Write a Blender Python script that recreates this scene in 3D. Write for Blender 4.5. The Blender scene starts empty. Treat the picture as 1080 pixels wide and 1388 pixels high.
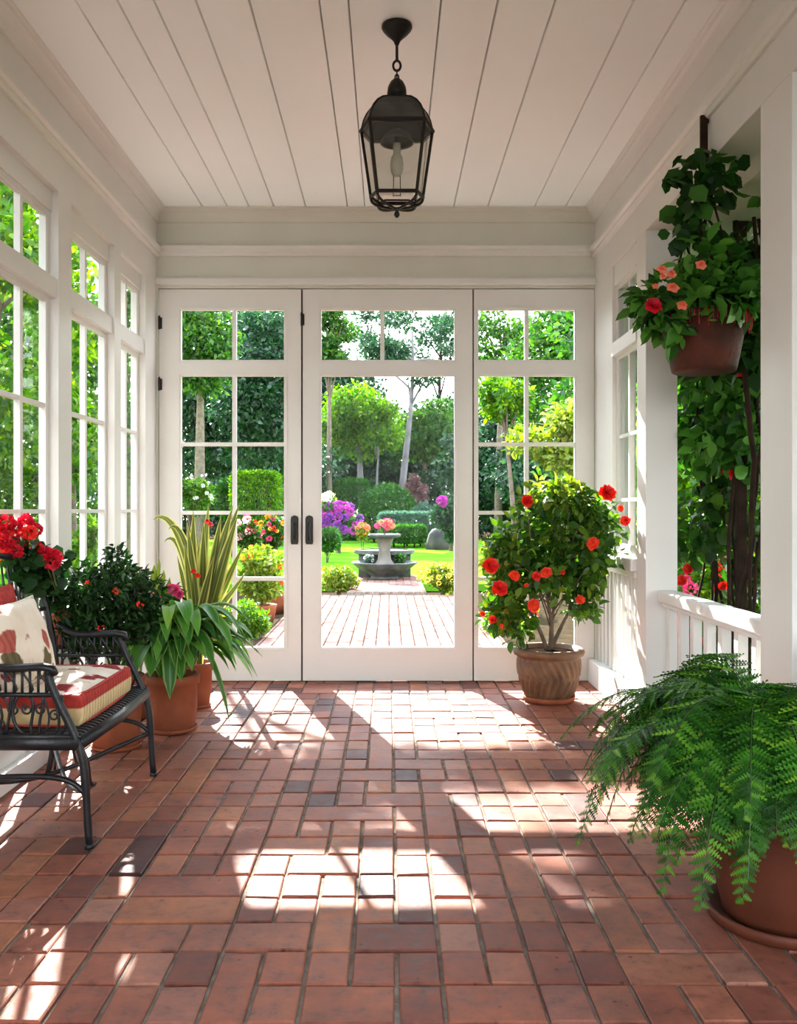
import bpy, math, random
import numpy as np
from mathutils import Vector, Matrix
random.seed(7)
rng = np.random.default_rng(11)
C = bpy.context.scene
COL = C.collection
PI = math.pi
F = 1226.0
EYE = 1.05
def P(px, py, Y):
    return Vector(((px-527)/F*Y, Y, EYE-(py-690)/F*Y))
# ------------------------------------------------------------------ materials
def mat_new(name):
    m = bpy.data.materials.new(name); m.use_nodes = True
    nt = m.node_tree
    for n in list(nt.nodes): nt.nodes.remove(n)
    out = nt.nodes.new('ShaderNodeOutputMaterial')
    return m, nt, out
def N(nt, t, **kw):
    n = nt.nodes.new(t)
    for k, v in kw.items():
        if k in n.inputs: n.inputs[k].default_value = v
        else: setattr(n, k, v)
    return n
def rgba(c): return (c[0], c[1], c[2], 1.0)
def principled(nt, out, col=(1,1,1), rough=.5, metal=0, spec=.5):
    b = nt.nodes.new('ShaderNodeBsdfPrincipled')
    b.inputs['Base Color'].default_value = rgba(col)
    b.inputs['Roughness'].default_value = rough
    b.inputs['Metallic'].default_value = metal
    b.inputs['Specular IOR Level'].default_value = spec
    nt.links.new(b.outputs[0], out.inputs[0])
    return b
def ramp(nt, stops, fac=None, interp='LINEAR'):
    r = nt.nodes.new('ShaderNodeValToRGB'); r.color_ramp.interpolation = interp
    el = r.color_ramp.elements
    while len(el) > 1: el.remove(el[0])
    el[0].position = stops[0][0]; el[0].color = rgba(stops[0][1])
    for p, c in stops[1:]:
        e = el.new(p); e.color = rgba(c)
    if fac is not None: nt.links.new(fac, r.inputs[0])
    return r
def noisemat(name, c1, c2, scale=8, rough=.5, bump=.1, metal=0, spec=.5, detail=6, bscale=None, lo=.35, hi=.65):
    m, nt, out = mat_new(name)
    b = principled(nt, out, c1, rough, metal, spec)
    tc = N(nt, 'ShaderNodeTexCoord')
    n = N(nt, 'ShaderNodeTexNoise', Scale=scale, Detail=detail)
    nt.links.new(tc.outputs['Object'], n.inputs['Vector'])
    r = ramp(nt, [(lo, c1), (hi, c2)], n.outputs['Fac'])
    nt.links.new(r.outputs[0], b.inputs['Base Color'])
    if bump:
        n2 = N(nt, 'ShaderNodeTexNoise', Scale=bscale or scale*4, Detail=4)
        nt.links.new(tc.outputs['Object'], n2.inputs['Vector'])
        bp = N(nt, 'ShaderNodeBump', Strength=bump, Distance=.01)
        nt.links.new(n2.outputs['Fac'], bp.inputs['Height'])
        nt.links.new(bp.outputs[0], b.inputs['Normal'])
    return m
def leafmat(name, stops, trans=.45, rough=.45, stripe=None, spec=.4):
    """stops: colours per leaf; stripe: (edge colour, where) across the leaf from UV"""
    m, nt, out = mat_new(name)
    g = N(nt, 'ShaderNodeNewGeometry')
    k_ = 1.0 if name.endswith('petal') else (.9 if name in ('fern_leaf','vine_leaf','basket_leaf','shrub_leaf','strap_leaf','dark_leaf') else .6)
    r = ramp(nt, [(p, tuple(q*k_ for q in c)) for p, c in stops], g.outputs['Random Per Island'])
    col = r.outputs[0]
    if stripe:
        uv = N(nt, 'ShaderNodeUVMap')
        sp = N(nt, 'ShaderNodeSeparateXYZ'); nt.links.new(uv.outputs[0], sp.inputs[0])
        st = ramp(nt, stripe[1], sp.outputs[0])
        mx = N(nt, 'ShaderNodeMix', data_type='RGBA')
        nt.links.new(st.outputs[0], mx.inputs[0])
        nt.links.new(col, mx.inputs[6]); mx.inputs[7].default_value = rgba(stripe[0])
        col = mx.outputs[2]
    b = nt.nodes.new('ShaderNodeBsdfPrincipled')
    b.inputs['Roughness'].default_value = rough
    b.inputs['Specular IOR Level'].default_value = spec
    nt.links.new(col, b.inputs['Base Color'])
    t = nt.nodes.new('ShaderNodeBsdfTranslucent')
    h = N(nt, 'ShaderNodeHueSaturation', Saturation=1.1, Value=1.35)
    nt.links.new(col, h.inputs['Color']); nt.links.new(h.outputs[0], t.inputs[0])
    mx = N(nt, 'ShaderNodeMixShader', Fac=trans)
    nt.links.new(b.outputs[0], mx.inputs[1]); nt.links.new(t.outputs[0], mx.inputs[2])
    nt.links.new(mx.outputs[0], out.inputs[0])
    return m
M = {}
M['white'] = noisemat('white_paint', (.70,.69,.665), (.67,.66,.635), 3, .42, .03, bscale=40)
M['ceil'] = noisemat('ceiling_paint', (.90,.935,.93), (.885,.92,.915), 2, .5, .02, bscale=30)
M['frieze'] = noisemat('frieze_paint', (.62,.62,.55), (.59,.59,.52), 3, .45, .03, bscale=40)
M['groove'] = noisemat('groove_shadow', (.30,.27,.25), (.26,.23,.21), 5, .8, 0)
M['gap'] = noisemat('dark_gap', (.06,.05,.045), (.04,.035,.03), 5, 1, 0, spec=0)
M['iron'] = noisemat('black_iron', (.006,.006,.008), (.012,.012,.014), 20, .38, .15, metal=0, spec=.35, bscale=90)
M['bronze'] = noisemat('dark_bronze', (.006,.005,.0045), (.016,.012,.010), 14, .4, .15, metal=.1, spec=.35, bscale=60)
M['zinc'] = noisemat('patinated_zinc', (.075,.078,.07), (.045,.048,.042), 14, .45, .1, metal=.3)
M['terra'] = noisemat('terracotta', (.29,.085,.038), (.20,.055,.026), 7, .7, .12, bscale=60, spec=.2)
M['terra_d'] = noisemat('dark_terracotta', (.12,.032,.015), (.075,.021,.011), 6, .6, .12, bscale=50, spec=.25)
M['basketpot'] = noisemat('weathered_brown_clay', (.030,.014,.009), (.09,.024,.013), 9, .6, .35, bscale=50, spec=.15)
M['soil'] = noisemat('soil', (.010,.007,.005), (.022,.014,.009), 40, .95, .6, spec=0)
M['bark'] = noisemat('bark', (.09,.065,.045), (.16,.12,.09), 12, .9, .5, bscale=40)
M['bark_grey'] = noisemat('pale_grey_bark', (.17,.16,.17), (.10,.09,.095), 4, .85, .3, bscale=14)
M['bark_dark'] = noisemat('dark_bark', (.018,.012,.009), (.038,.022,.014), 12, .9, .5, bscale=40, spec=.1)
M['stem'] = noisemat('green_stem', (.10,.16,.04), (.14,.12,.05), 12, .6, .1)
M['stem_g'] = noisemat('frond_stem_green', (.02,.06,.01), (.03,.07,.012), 12, .6, .0)
M['stone'] = noisemat('weathered_stone', (.12,.125,.125), (.04,.047,.047), 6, .85, .5, bscale=25)
M['stone_l'] = noisemat('pale_stone', (.19,.16,.13), (.11,.10,.09), 6, .85, .4, bscale=25)
M['rock'] = noisemat('dark_rock', (.035,.032,.035), (.08,.07,.07), 3, .9, .5)
M['candle'] = noisemat('cream_candle_glass', (.62,.60,.50), (.5,.48,.38), 18, .25, .05)
# fluted clay pot
M['carved'] = noisemat('carved_clay', (.20,.105,.05), (.10,.048,.024), 11, .6, .25, bscale=45)

def brickmat(name, mul=1.0, spec=.22, stops=None):
    m, nt, out = mat_new(name)
    b = principled(nt, out, (.4,.15,.1), .55, 0, spec)
    g = N(nt, 'ShaderNodeNewGeometry')
    r = ramp(nt, stops or [(0,(.105,.045,.042)),(.05,(.14,.052,.042)),(.14,(.25,.085,.058)),(.3,(.33,.112,.072)),(.5,(.38,.135,.083)),(.7,(.42,.165,.105)),(.82,(.42,.165,.085)),(.93,(.36,.14,.10)),(1,(.45,.22,.155))], g.outputs['Random Per Island'])
    tc = N(nt, 'ShaderNodeTexCoord')
    n = N(nt, 'ShaderNodeTexNoise', Scale=22, Detail=8, Roughness=.65)
    nt.links.new(tc.outputs['Object'], n.inputs['Vector'])
    n3 = N(nt, 'ShaderNodeTexNoise', Scale=3.2, Detail=5)
    nt.links.new(tc.outputs['Object'], n3.inputs['Vector'])
    r2 = ramp(nt, [(.28,(.40,.38,.42)),(.44,(.86,.85,.86)),(.55,(1,1,1)),(.72,(1.3,1.22,1.2))], n.outputs['Fac'])
    r3 = ramp(nt, [(.32,(.68,.64,.70)),(.6,(1.08,1.03,1.0))], n3.outputs['Fac'])
    mx = N(nt, 'ShaderNodeMix', data_type='RGBA', blend_type='MULTIPLY'); mx.inputs[0].default_value = 1
    nt.links.new(r.outputs[0], mx.inputs[6]); nt.links.new(r2.outputs[0], mx.inputs[7])
    mx2 = N(nt, 'ShaderNodeMix', data_type='RGBA', blend_type='MULTIPLY'); mx2.inputs[0].default_value = 1
    nt.links.new(mx.outputs[2], mx2.inputs[6]); nt.links.new(r3.outputs[0], mx2.inputs[7])
    # small pits
    v = N(nt, 'ShaderNodeTexVoronoi', Scale=13)
    nt.links.new(tc.outputs['Object'], v.inputs['Vector'])
    rv = ramp(nt, [(.0,(.25,.2,.2)),(.055,(.35,.3,.3)),(.085,(1,1,1))], v.outputs['Distance'])
    mx3 = N(nt, 'ShaderNodeMix', data_type='RGBA', blend_type='MULTIPLY'); mx3.inputs[0].default_value = .8
    nt.links.new(mx2.outputs[2], mx3.inputs[6]); nt.links.new(rv.outputs[0], mx3.inputs[7])
    mx4 = N(nt, 'ShaderNodeMix', data_type='RGBA', blend_type='MULTIPLY'); mx4.inputs[0].default_value = 1
    nt.links.new(mx3.outputs[2], mx4.inputs[6]); mx4.inputs[7].default_value = (mul,mul,mul,1)
    nt.links.new(mx4.outputs[2], b.inputs['Base Color'])
    rr = ramp(nt, [(.3,(.5,.5,.5)),(.7,(.75,.75,.75))], n.outputs['Fac'])
    if spec > 0: nt.links.new(rr.outputs[0], b.inputs['Roughness'])
    else: b.inputs['Roughness'].default_value = 1.0
    bp = N(nt, 'ShaderNodeBump', Strength=.6, Distance=.004)
    nt.links.new(n.outputs['Fac'], bp.inputs['Height']); nt.links.new(bp.outputs[0], b.inputs['Normal'])
    return m
M['brick'] = brickmat('red_brick', .74)
M['patiobrick'] = brickmat('patio_brick', .66, 0.0, [(0,(.36,.21,.17)),(.5,(.44,.27,.22)),(1,(.50,.32,.27))])
M['mortar'] = noisemat('mortar', (.27,.235,.20), (.15,.125,.105), 20, 1, .4, spec=0)
M['grass'] = noisemat('lawn_grass', (.075,.23,.012), (.12,.30,.02), 1.2, 1, .3, bscale=60, spec=0)
M['bed'] = noisemat('mulch', (.03,.022,.014), (.05,.038,.022), 8, 1, .6, spec=0)
M['patiojoint'] = noisemat('patio_joint', (.055,.034,.03), (.04,.026,.022), 9, 1, .2, spec=0)

def glassmat():
    m, nt, out = mat_new('window_glass')
    t = N(nt, 'ShaderNodeBsdfTransparent'); t.inputs[0].default_value = (.97,.985,.98,1)
    g = N(nt, 'ShaderNodeBsdfGlossy', Roughness=.02)
    lw = N(nt, 'ShaderNodeLayerWeight', Blend=.5)
    pw = N(nt, 'ShaderNodeMath', operation='POWER'); nt.links.new(lw.outputs['Facing'], pw.inputs[0]); pw.inputs[1].default_value = 4
    fr = N(nt, 'ShaderNodeMath', operation='MULTIPLY_ADD'); nt.links.new(pw.outputs[0], fr.inputs[0]); fr.inputs[1].default_value = .30; fr.inputs[2].default_value = .004
    tc = N(nt, 'ShaderNodeTexCoord')
    n = N(nt, 'ShaderNodeTexNoise', Scale=2.5, Detail=2)
    nt.links.new(tc.outputs['Object'], n.inputs['Vector'])
    bp = N(nt, 'ShaderNodeBump', Strength=.05, Distance=.05)
    nt.links.new(n.outputs['Fac'], bp.inputs['Height']); nt.links.new(bp.outputs[0], g.inputs['Normal'])
    mx = N(nt, 'ShaderNodeMixShader')
    nt.links.new(fr.outputs[0], mx.inputs[0]); nt.links.new(t.outputs[0], mx.inputs[1]); nt.links.new(g.outputs[0], mx.inputs[2])
    nt.links.new(mx.outputs[0], out.inputs[0])
    return m
M['glass'] = glassmat()
def lanternglass():
    m, nt, out = mat_new('lantern_glass')
    t = N(nt, 'ShaderNodeBsdfTransparent'); t.inputs[0].default_value = (.80,.80,.76,1)
    g = N(nt, 'ShaderNodeBsdfGlossy', Roughness=.08)
    mx = N(nt, 'ShaderNodeMixShader', Fac=.10)
    nt.links.new(t.outputs[0], mx.inputs[1]); nt.links.new(g.outputs[0], mx.inputs[2])
    nt.links.new(mx.outputs[0], out.inputs[0])
    return m
M['lglass'] = lanternglass()
def floral(name, band=False):
    m, nt, out = mat_new(name)
    b = principled(nt, out, (.7,.6,.5), .85, 0, .2)
    tc = N(nt, 'ShaderNodeTexCoord')
    mp = N(nt, 'ShaderNodeMapping'); nt.links.new(tc.outputs['Object'], mp.inputs['Vector'])
    mp.inputs['Location'].default_value = (.31,.17,.05)
    v = N(nt, 'ShaderNodeTexVoronoi', Scale=9.5)
    nw = N(nt, 'ShaderNodeTexNoise', Scale=9, Detail=3)
    nt.links.new(mp.outputs[0], nw.inputs['Vector'])
    add = N(nt, 'ShaderNodeMix', data_type='RGBA'); add.inputs[0].default_value = .12
    nt.links.new(mp.outputs[0], add.inputs[6]); nt.links.new(nw.outputs['Color'], add.inputs[7])
    nt.links.new(add.outputs[2], v.inputs['Vector'])
    shape = ramp(nt, [(.36,(1,1,1)),(.42,(0,0,0))], v.outputs['Distance'])
    hue = N(nt, 'ShaderNodeSeparateColor'); nt.links.new(v.outputs['Color'], hue.inputs[0])
    cols = ramp(nt, [(0,(.22,.018,.018)),(.34,(.34,.08,.06)),(.5,(.11,.085,.04)),(.60,(.62,.50,.40))], hue.outputs[0], 'CONSTANT')
    vein = N(nt, 'ShaderNodeTexWave', Scale=14, Distortion=6)
    nt.links.new(mp.outputs[0], vein.inputs['Vector'])
    vr = ramp(nt, [(.2,(.75,.75,.75)),(.6,(1.15,1.15,1.15))], vein.outputs['Fac'])
    mu = N(nt, 'ShaderNodeMix', data_type='RGBA', blend_type='MULTIPLY'); mu.inputs[0].default_value = .8
    nt.links.new(cols.outputs[0], mu.inputs[6]); nt.links.new(vr.outputs[0], mu.inputs[7])
    base = ramp(nt, [(.4,(.74,.66,.56)),(.7,(.66,.55,.43))], nw.outputs['Fac'])
    mx = N(nt, 'ShaderNodeMix', data_type='RGBA')
    nt.links.new(shape.outputs[0], mx.inputs[0]); nt.links.new(base.outputs[0], mx.inputs[6]); nt.links.new(mu.outputs[2], mx.inputs[7])
    col = mx.outputs[2]
    if band:
        sp = N(nt, 'ShaderNodeSeparateXYZ'); nt.links.new(tc.outputs['Object'], sp.inputs[0])
        br = ramp(nt, [(0,(.55,.42,.22)),(.058,(.62,.48,.27)),(.062,(.34,.03,.025)),(.098,(.40,.04,.03)),(.100,(.34,.03,.025))], sp.outputs[2])
        # only on side faces: where the surface normal lies flat
        g = N(nt, 'ShaderNodeNewGeometry')
        sn = N(nt, 'ShaderNodeSeparateXYZ'); nt.links.new(g.outputs['True Normal'], sn.inputs[0])
        side = ramp(nt, [(.80,(1,1,1)),(.97,(0,0,0))], sn.outputs[2])
        w2 = N(nt, 'ShaderNodeTexWave', Scale=11, Distortion=4, bands_direction='Y')
        nt.links.new(tc.outputs['Object'], w2.inputs['Vector'])
        wr = ramp(nt, [(.1,(.6,.5,.4)),(.5,(1.1,1.1,1.1))], w2.outputs['Fac'])
        m2 = N(nt, 'ShaderNodeMix', data_type='RGBA', blend_type='MULTIPLY'); m2.inputs[0].default_value = .6
        nt.links.new(br.outputs[0], m2.inputs[6]); nt.links.new(wr.outputs[0], m2.inputs[7])
        m3 = N(nt, 'ShaderNodeMix', data_type='RGBA')
        nt.links.new(side.outputs[0], m3.inputs[0]); nt.links.new(col, m3.inputs[6]); nt.links.new(m2.outputs[2], m3.inputs[7])
        col = m3.outputs[2]
    nt.links.new(col, b.inputs['Base Color'])
    n2 = N(nt, 'ShaderNodeTexNoise', Scale=14, Detail=3)
    nt.links.new(tc.outputs['Object'], n2.inputs['Vector'])
    bp = N(nt, 'ShaderNodeBump', Strength=.5, Distance=.02)
    nt.links.new(n2.outputs['Fac'], bp.inputs['Height']); nt.links.new(bp.outputs[0], b.inputs['Normal'])
    return m
M['floral'] = floral('floral_cream_fabric'); M['floral_band'] = floral('floral_fabric_red_border', True)
M['redfab'] = noisemat('red_chenille', (.34,.02,.02), (.5,.05,.04), 60, .9, .9, bscale=120)
# leaves
M['l_fern'] = leafmat('fern_leaf', [(0,(.006,.04,.003)),(.4,(.020,.115,.007)),(.8,(.06,.23,.015)),(1,(.20,.42,.03))], .3, .5, spec=.2)
M['l_dark'] = leafmat('dark_leaf', [(0,(.006,.026,.006)),(.6,(.014,.05,.010)),(1,(.05,.12,.03))], .2, .4, spec=.2)
M['l_vine'] = leafmat('vine_leaf', [(0,(.008,.035,.006)),(.6,(.022,.085,.012)),(1,(.07,.20,.03))], .3, .45, spec=.2)
M['l_bask'] = leafmat('basket_leaf', [(0,(.015,.07,.010)),(.5,(.05,.18,.02)),(1,(.14,.36,.05))], .3, .45, spec=.25)
M['l_rose'] = leafmat('shrub_leaf', [(0,(.025,.08,.012)),(.5,(.06,.17,.02)),(.85,(.14,.28,.03)),(1,(.30,.40,.05))], .45, .35)
M['l_strap'] = leafmat('strap_leaf', [(0,(.015,.07,.012)),(.4,(.05,.20,.028)),(.75,(.12,.36,.05)),(1,(.26,.52,.08))], .3, .38,
                       stripe=((.24,.40,.09), [(.06,(.75,.75,.75)),(.16,(0,0,0)),(.46,(0,0,0)),(.5,(.5,.5,.5)),(.54,(0,0,0)),(.84,(0,0,0)),(.94,(.75,.75,.75))]))
M['l_snake'] = leafmat('variegated_leaf', [(0,(.05,.10,.02)),(.5,(.12,.17,.03)),(1,(.17,.24,.04))], .3, .35,
                       stripe=((.66,.62,.18), [(.10,(.95,.95,.95)),(.2,(.1,.1,.1)),(.42,(0,0,0)),(.5,(.4,.4,.4)),(.58,(0,0,0)),(.8,(.1,.1,.1)),(.9,(.95,.95,.95))]))
M['l_lime'] = leafmat('lime_leaf', [(0,(.12,.23,.02)),(.5,(.24,.36,.035)),(1,(.50,.54,.08))], .45)
M['l_mid'] = leafmat('tree_leaf_mid', [(0,(.018,.075,.012)),(.5,(.05,.16,.02)),(1,(.14,.31,.035))], .45)
M['l_bright'] = leafmat('tree_leaf_bright', [(0,(.04,.15,.015)),(.5,(.11,.29,.02)),(.85,(.24,.44,.035)),(1,(.40,.55,.05))], .55)
M['l_wood'] = leafmat('woodland_leaf', [(0,(.010,.045,.018)),(.6,(.022,.085,.03)),(1,(.06,.16,.05))], .3)
M['l_blue'] = leafmat('bluegreen_leaf', [(0,(.05,.14,.09)),(1,(.16,.30,.20))], .4)
M['l_hedge'] = leafmat('hedge_leaf', [(0,(.02,.10,.012)),(.6,(.045,.19,.02)),(1,(.12,.32,.03))], .35)
def petal(name, a, b, t=.3): return leafmat(name, [(0,a),(1,b)], t, .5)
M['f_red'] = petal('red_petal', (.62,.012,.012), (.85,.05,.03))
M['f_scarlet'] = petal('scarlet_petal', (.70,.03,.012), (.82,.075,.025))
M['f_crim'] = petal('crimson_petal', (.42,.006,.02), (.70,.015,.035))
M['f_pink'] = petal('pink_petal', (.60,.03,.14), (.75,.12,.26))
M['f_mag'] = petal('magenta_petal', (.34,.02,.25), (.50,.09,.42))
M['f_purple'] = petal('violet_petal', (.15,.02,.26), (.30,.07,.40))
M['f_orange'] = petal('orange_petal', (.85,.22,.04), (.9,.38,.06))
M['f_coral'] = petal('coral_petal', (.8,.2,.12), (.85,.32,.2))
M['f_yellow'] = petal('yellow_petal', (.8,.6,.06), (.85,.7,.15))
M['f_blush'] = petal('blush_petal', (.8,.42,.45), (.85,.6,.6))
M['f_white'] = petal('white_petal', (.75,.75,.68), (.8,.8,.75))
M['dryleaf'] = petal('mauve_leaf', (.22,.10,.10), (.36,.20,.2))
# ------------------------------------------------------------------ mesh tools
class MB:
    def __init__(s): s.v = []; s.f = []; s.uv = None
    def add(s, vs, fs):
        o = len(s.v); s.v += [tuple(v) for v in vs]; s.f += [tuple(i+o for i in f) for f in fs]
    def box(s, x0, x1, y0, y1, z0, z1):
        if x0 > x1: x0, x1 = x1, x0
        if y0 > y1: y0, y1 = y1, y0
        if z0 > z1: z0, z1 = z1, z0
        s.add([(x0,y0,z0),(x1,y0,z0),(x1,y1,z0),(x0,y1,z0),(x0,y0,z1),(x1,y0,z1),(x1,y1,z1),(x0,y1,z1)],
              [(0,3,2,1),(4,5,6,7),(0,1,5,4),(1,2,6,5),(2,3,7,6),(3,0,4,7)])
    def tube(s, pts, r, seg=8, cap=True, flat=1.0):
        pts = [Vector(p) for p in pts]; n = len(pts)
        rs = r if isinstance(r, (list, tuple)) else [r]*n
        up = None; vs = []
        for i, p in enumerate(pts):
            t = (pts[min(i+1,n-1)]-pts[max(i-1,0)])
            if t.length < 1e-9: t = Vector((0,0,1))
            t.normalize()
            if up is None:
                up = Vector((0,0,1)) if abs(t.z) < .9 else Vector((1,0,0))
            a = t.cross(up)
            if a.length < 1e-4: a = t.cross(Vector((0,1,0)))
            a.normalize(); b = a.cross(t).normalized(); up = b
            for k in range(seg):
                th = 2*PI*k/seg
                vs.append(p+a*math.cos(th)*rs[i]+b*math.sin(th)*rs[i]*flat)
        fs = []
        for i in range(n-1):
            for k in range(seg):
                k2 = (k+1) % seg
                fs.append((i*seg+k, i*seg+k2, (i+1)*seg+k2, (i+1)*seg+k))
        if cap:
            fs.append(tuple(range(seg-1,-1,-1))); fs.append(tuple((n-1)*seg+k for k in range(seg)))
        s.add(vs, fs)
    def lathe(s, prof, c, seg=40, sx=1, sy=1, wob=None, cap0=True, cap1=False):
        """prof list of (r,z)"""
        vs = []
        for (r, z) in prof:
            for k in range(seg):
                th = 2*PI*k/seg
                rr = r + (wob(th, z) if wob else 0)
                vs.append((c[0]+rr*math.cos(th)*sx, c[1]+rr*math.sin(th)*sy, c[2]+z))
        fs = []
        n = len(prof)
        for i in range(n-1):
            for k in range(seg):
                k2 = (k+1) % seg
                fs.append((i*seg+k, i*seg+k2, (i+1)*seg+k2, (i+1)*seg+k))
        if cap0: fs.append(tuple(range(seg-1,-1,-1)))
        if cap1: fs.append(tuple((n-1)*seg+k for k in range(seg)))
        s.add(vs, fs)
    def prof_y(s, prof, y0, y1):
        """extrude closed (x,z) outline along Y"""
        n = len(prof)
        vs = [(x,y0,z) for x,z in prof]+[(x,y1,z) for x,z in prof]
        fs = [(i,(i+1)%n,n+(i+1)%n,n+i) for i in range(n)]+[tuple(range(n-1,-1,-1)), tuple(range(n,2*n))]
        s.add(vs, fs)
    def prof_x(s, prof, x0, x1):
        """extrude closed (y,z) outline along X"""
        n = len(prof)
        vs = [(x0,y,z) for y,z in prof]+[(x1,y,z) for y,z in prof]
        fs = [(i,(i+1)%n,n+(i+1)%n,n+i) for i in range(n)]+[tuple(range(n-1,-1,-1)), tuple(range(n,2*n))]
        s.add(vs, fs)
    def build(s, name, mat, parent=None, origin=None, smooth=False, bevel=0, fix=True):
        me = bpy.data.meshes.new(name)
        o0 = Vector(origin) if origin is not None else (Vector(parent['_o']) if parent is not None else Vector((0,0,0)))
        me.from_pydata([(v[0]-o0.x, v[1]-o0.y, v[2]-o0.z) for v in s.v], [], s.f)
        if fix:
            import bmesh
            bm = bmesh.new(); bm.from_mesh(me); bmesh.ops.recalc_face_normals(bm, faces=bm.faces); bm.to_mesh(me); bm.free()
        return link(name, me, mat, parent, o0, smooth, bevel)
def link(name, me, mat, parent, o0, smooth=False, bevel=0):
    me.materials.append(mat)
    if smooth: me.shade_smooth()
    o = bpy.data.objects.new(name, me); COL.objects.link(o)
    if parent is not None:
        o.parent = parent; o.location = Vector(o0)-Vector(parent['_o'])
    else: o.location = o0
    o['_o'] = tuple(o0)
    if bevel:
        b = o.modifiers.new('bevel', 'BEVEL'); b.width = bevel; b.segments = 2; b.limit_method = 'ANGLE'; b.angle_limit = math.radians(40)
    return o
def tag(o, label, cat, group=None, kind=None):
    if label: o['label'] = label
    if cat: o['category'] = cat
    if group: o['group'] = group
    if kind: o['kind'] = kind
    return o
def thing(name, label, cat, loc, group=None, kind=None):
    o = bpy.data.objects.new(name, None); COL.objects.link(o)
    o.location = loc; o['_o'] = tuple(loc); o.empty_display_size = .1
    return tag(o, label, cat, group, kind)
def copy_tree(o, parent=None):
    c = o.copy(); COL.objects.link(c); c.parent = parent
    for ch in list(o.children): copy_tree(ch, c)
    return c
# holes panel: plane spanned by axis u (x or y) and z
def holed(mb, us, zs, holes, w0, w1, axis='x'):
    us = sorted(set([round(u,5) for u in us]+[round(h[i],5) for h in holes for i in (0,1)]))
    zs = sorted(set([round(z,5) for z in zs]+[round(h[i],5) for h in holes for i in (2,3)]))
    nu, nz = len(us)-1, len(zs)-1
    solid = [[True]*nz for _ in range(nu)]
    for i in range(nu):
        for j in range(nz):
            cu, cz = (us[i]+us[i+1])/2, (zs[j]+zs[j+1])/2
            for h in holes:
                if h[0] < cu < h[1] and h[2] < cz < h[3]: solid[i][j] = False
    def pt(u, w, z): return (u,w,z) if axis == 'x' else (w,u,z)
    def q(a,b,c,d): mb.add([a,b,c,d], [(0,1,2,3)])
    for i in range(nu):
        for j in range(nz):
            if not solid[i][j]: continue
            u0,u1,z0,z1 = us[i],us[i+1],zs[j],zs[j+1]
            q(pt(u0,w0,z0),pt(u1,w0,z0),pt(u1,w0,z1),pt(u0,w0,z1))
            q(pt(u0,w1,z0),pt(u0,w1,z1),pt(u1,w1,z1),pt(u1,w1,z0))
            if i == 0 or not solid[i-1][j]: q(pt(u0,w0,z0),pt(u0,w0,z1),pt(u0,w1,z1),pt(u0,w1,z0))
            if i == nu-1 or not solid[i+1][j]: q(pt(u1,w0,z0),pt(u1,w1,z0),pt(u1,w1,z1),pt(u1,w0,z1))
            if j == 0 or not solid[i][j-1]: q(pt(u0,w0,z0),pt(u0,w1,z0),pt(u1,w1,z0),pt(u1,w0,z0))
            if j == nz-1 or not solid[i][j+1]: q(pt(u0,w0,z1),pt(u1,w0,z1),pt(u1,w1,z1),pt(u0,w1,z1))
def beads(mb, holes, w, axis='x', b=.010, d=.014, side=1):
    """small sloped glazing bead inside each hole, from face depth w inward"""
    for (u0,u1,z0,z1) in holes:
        def bx(a0,a1,c0,c1):
            if axis == 'x': mb.box(a0,a1,w,w+d*side,c0,c1)
            else: mb.box(w,w+d*side,a0,a1,c0,c1)
        bx(u0,u1,z0,z0+b); bx(u0,u1,z1-b,z1); bx(u0,u0+b,z0+b,z1-b); bx(u1-b,u1,z0+b,z1-b)
def muntin(mb, u, z0, z1, w, axis, vert=True, t=.011, d=.012):
    """bar with chamfered section; u centre"""
    if vert:
        if axis == 'x': mb.box(u-t,u+t,w-d,w+d,z0,z1)
        else: mb.box(w-d,w+d,u-t,u+t,z0,z1)
    else:
        a0, a1 = u
        if axis == 'x': mb.box(a0,a1,w-d,w+d,z0-t,z0+t)
        else: mb.box(w-d,w+d,a0,a1,z0-t,z0+t)
# ------------------------------------------------------------------ leaf engines (vectorised)
T_SIMPLE = (np.array([[0,0,0],[.5,.45,.12],[0,1,-.05],[-.5,.45,.12]],float), [(0,1,2),(0,2,3)])
T_LEAF = (np.array([[0,0,0],[.36,.22,.07],[.5,.5,.08],[.3,.8,.02],[0,1.02,-.14],[-.3,.8,.02],[-.5,.5,.08],[-.36,.22,.07],[0,.4,-.02],[0,.75,-.04]],float),
          [(0,1,8,7),(1,2,9,8),(2,3,4,9),(9,4,5,6),(8,9,6,7)])
T_ROUND = (np.array([[0,0,0],[.5,.3,.05],[.5,.68,.02],[0,1,-.12],[-.5,.68,.02],[-.5,.3,.05],[0,.5,-.03]],float),
           [(0,1,6),(1,2,6),(2,3,6),(3,4,6),(4,5,6),(5,0,6)])
def np_mesh(name, V, Fc, k, uv=None):
    """V (n,3); Fc list of faces template-based arrays"""
    me = bpy.data.meshes.new(name)
    nv = len(V)
    me.vertices.add(nv); me.vertices.foreach_set('co', np.ascontiguousarray(V, dtype=np.float32).ravel())
    tot = sum(a.size for a in Fc)
    loops = np.concatenate([a.ravel() for a in Fc]).astype(np.int32)
    sizes = np.concatenate([np.full(len(a), a.shape[1]) for a in Fc]).astype(np.int32)
    starts = np.concatenate([[0], np.cumsum(sizes)[:-1]]).astype(np.int32)
    me.loops.add(tot); me.loops.foreach_set('vertex_index', loops)
    me.polygons.add(len(sizes)); me.polygons.foreach_set('loop_start', starts); me.polygons.foreach_set('loop_total', sizes)
    if uv is not None:
        l = me.uv_layers.new(name='UVMap'); l.data.foreach_set('uv', uv[loops].astype(np.float32).ravel())
    me.update(calc_edges=True); me.validate()
    return me
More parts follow.
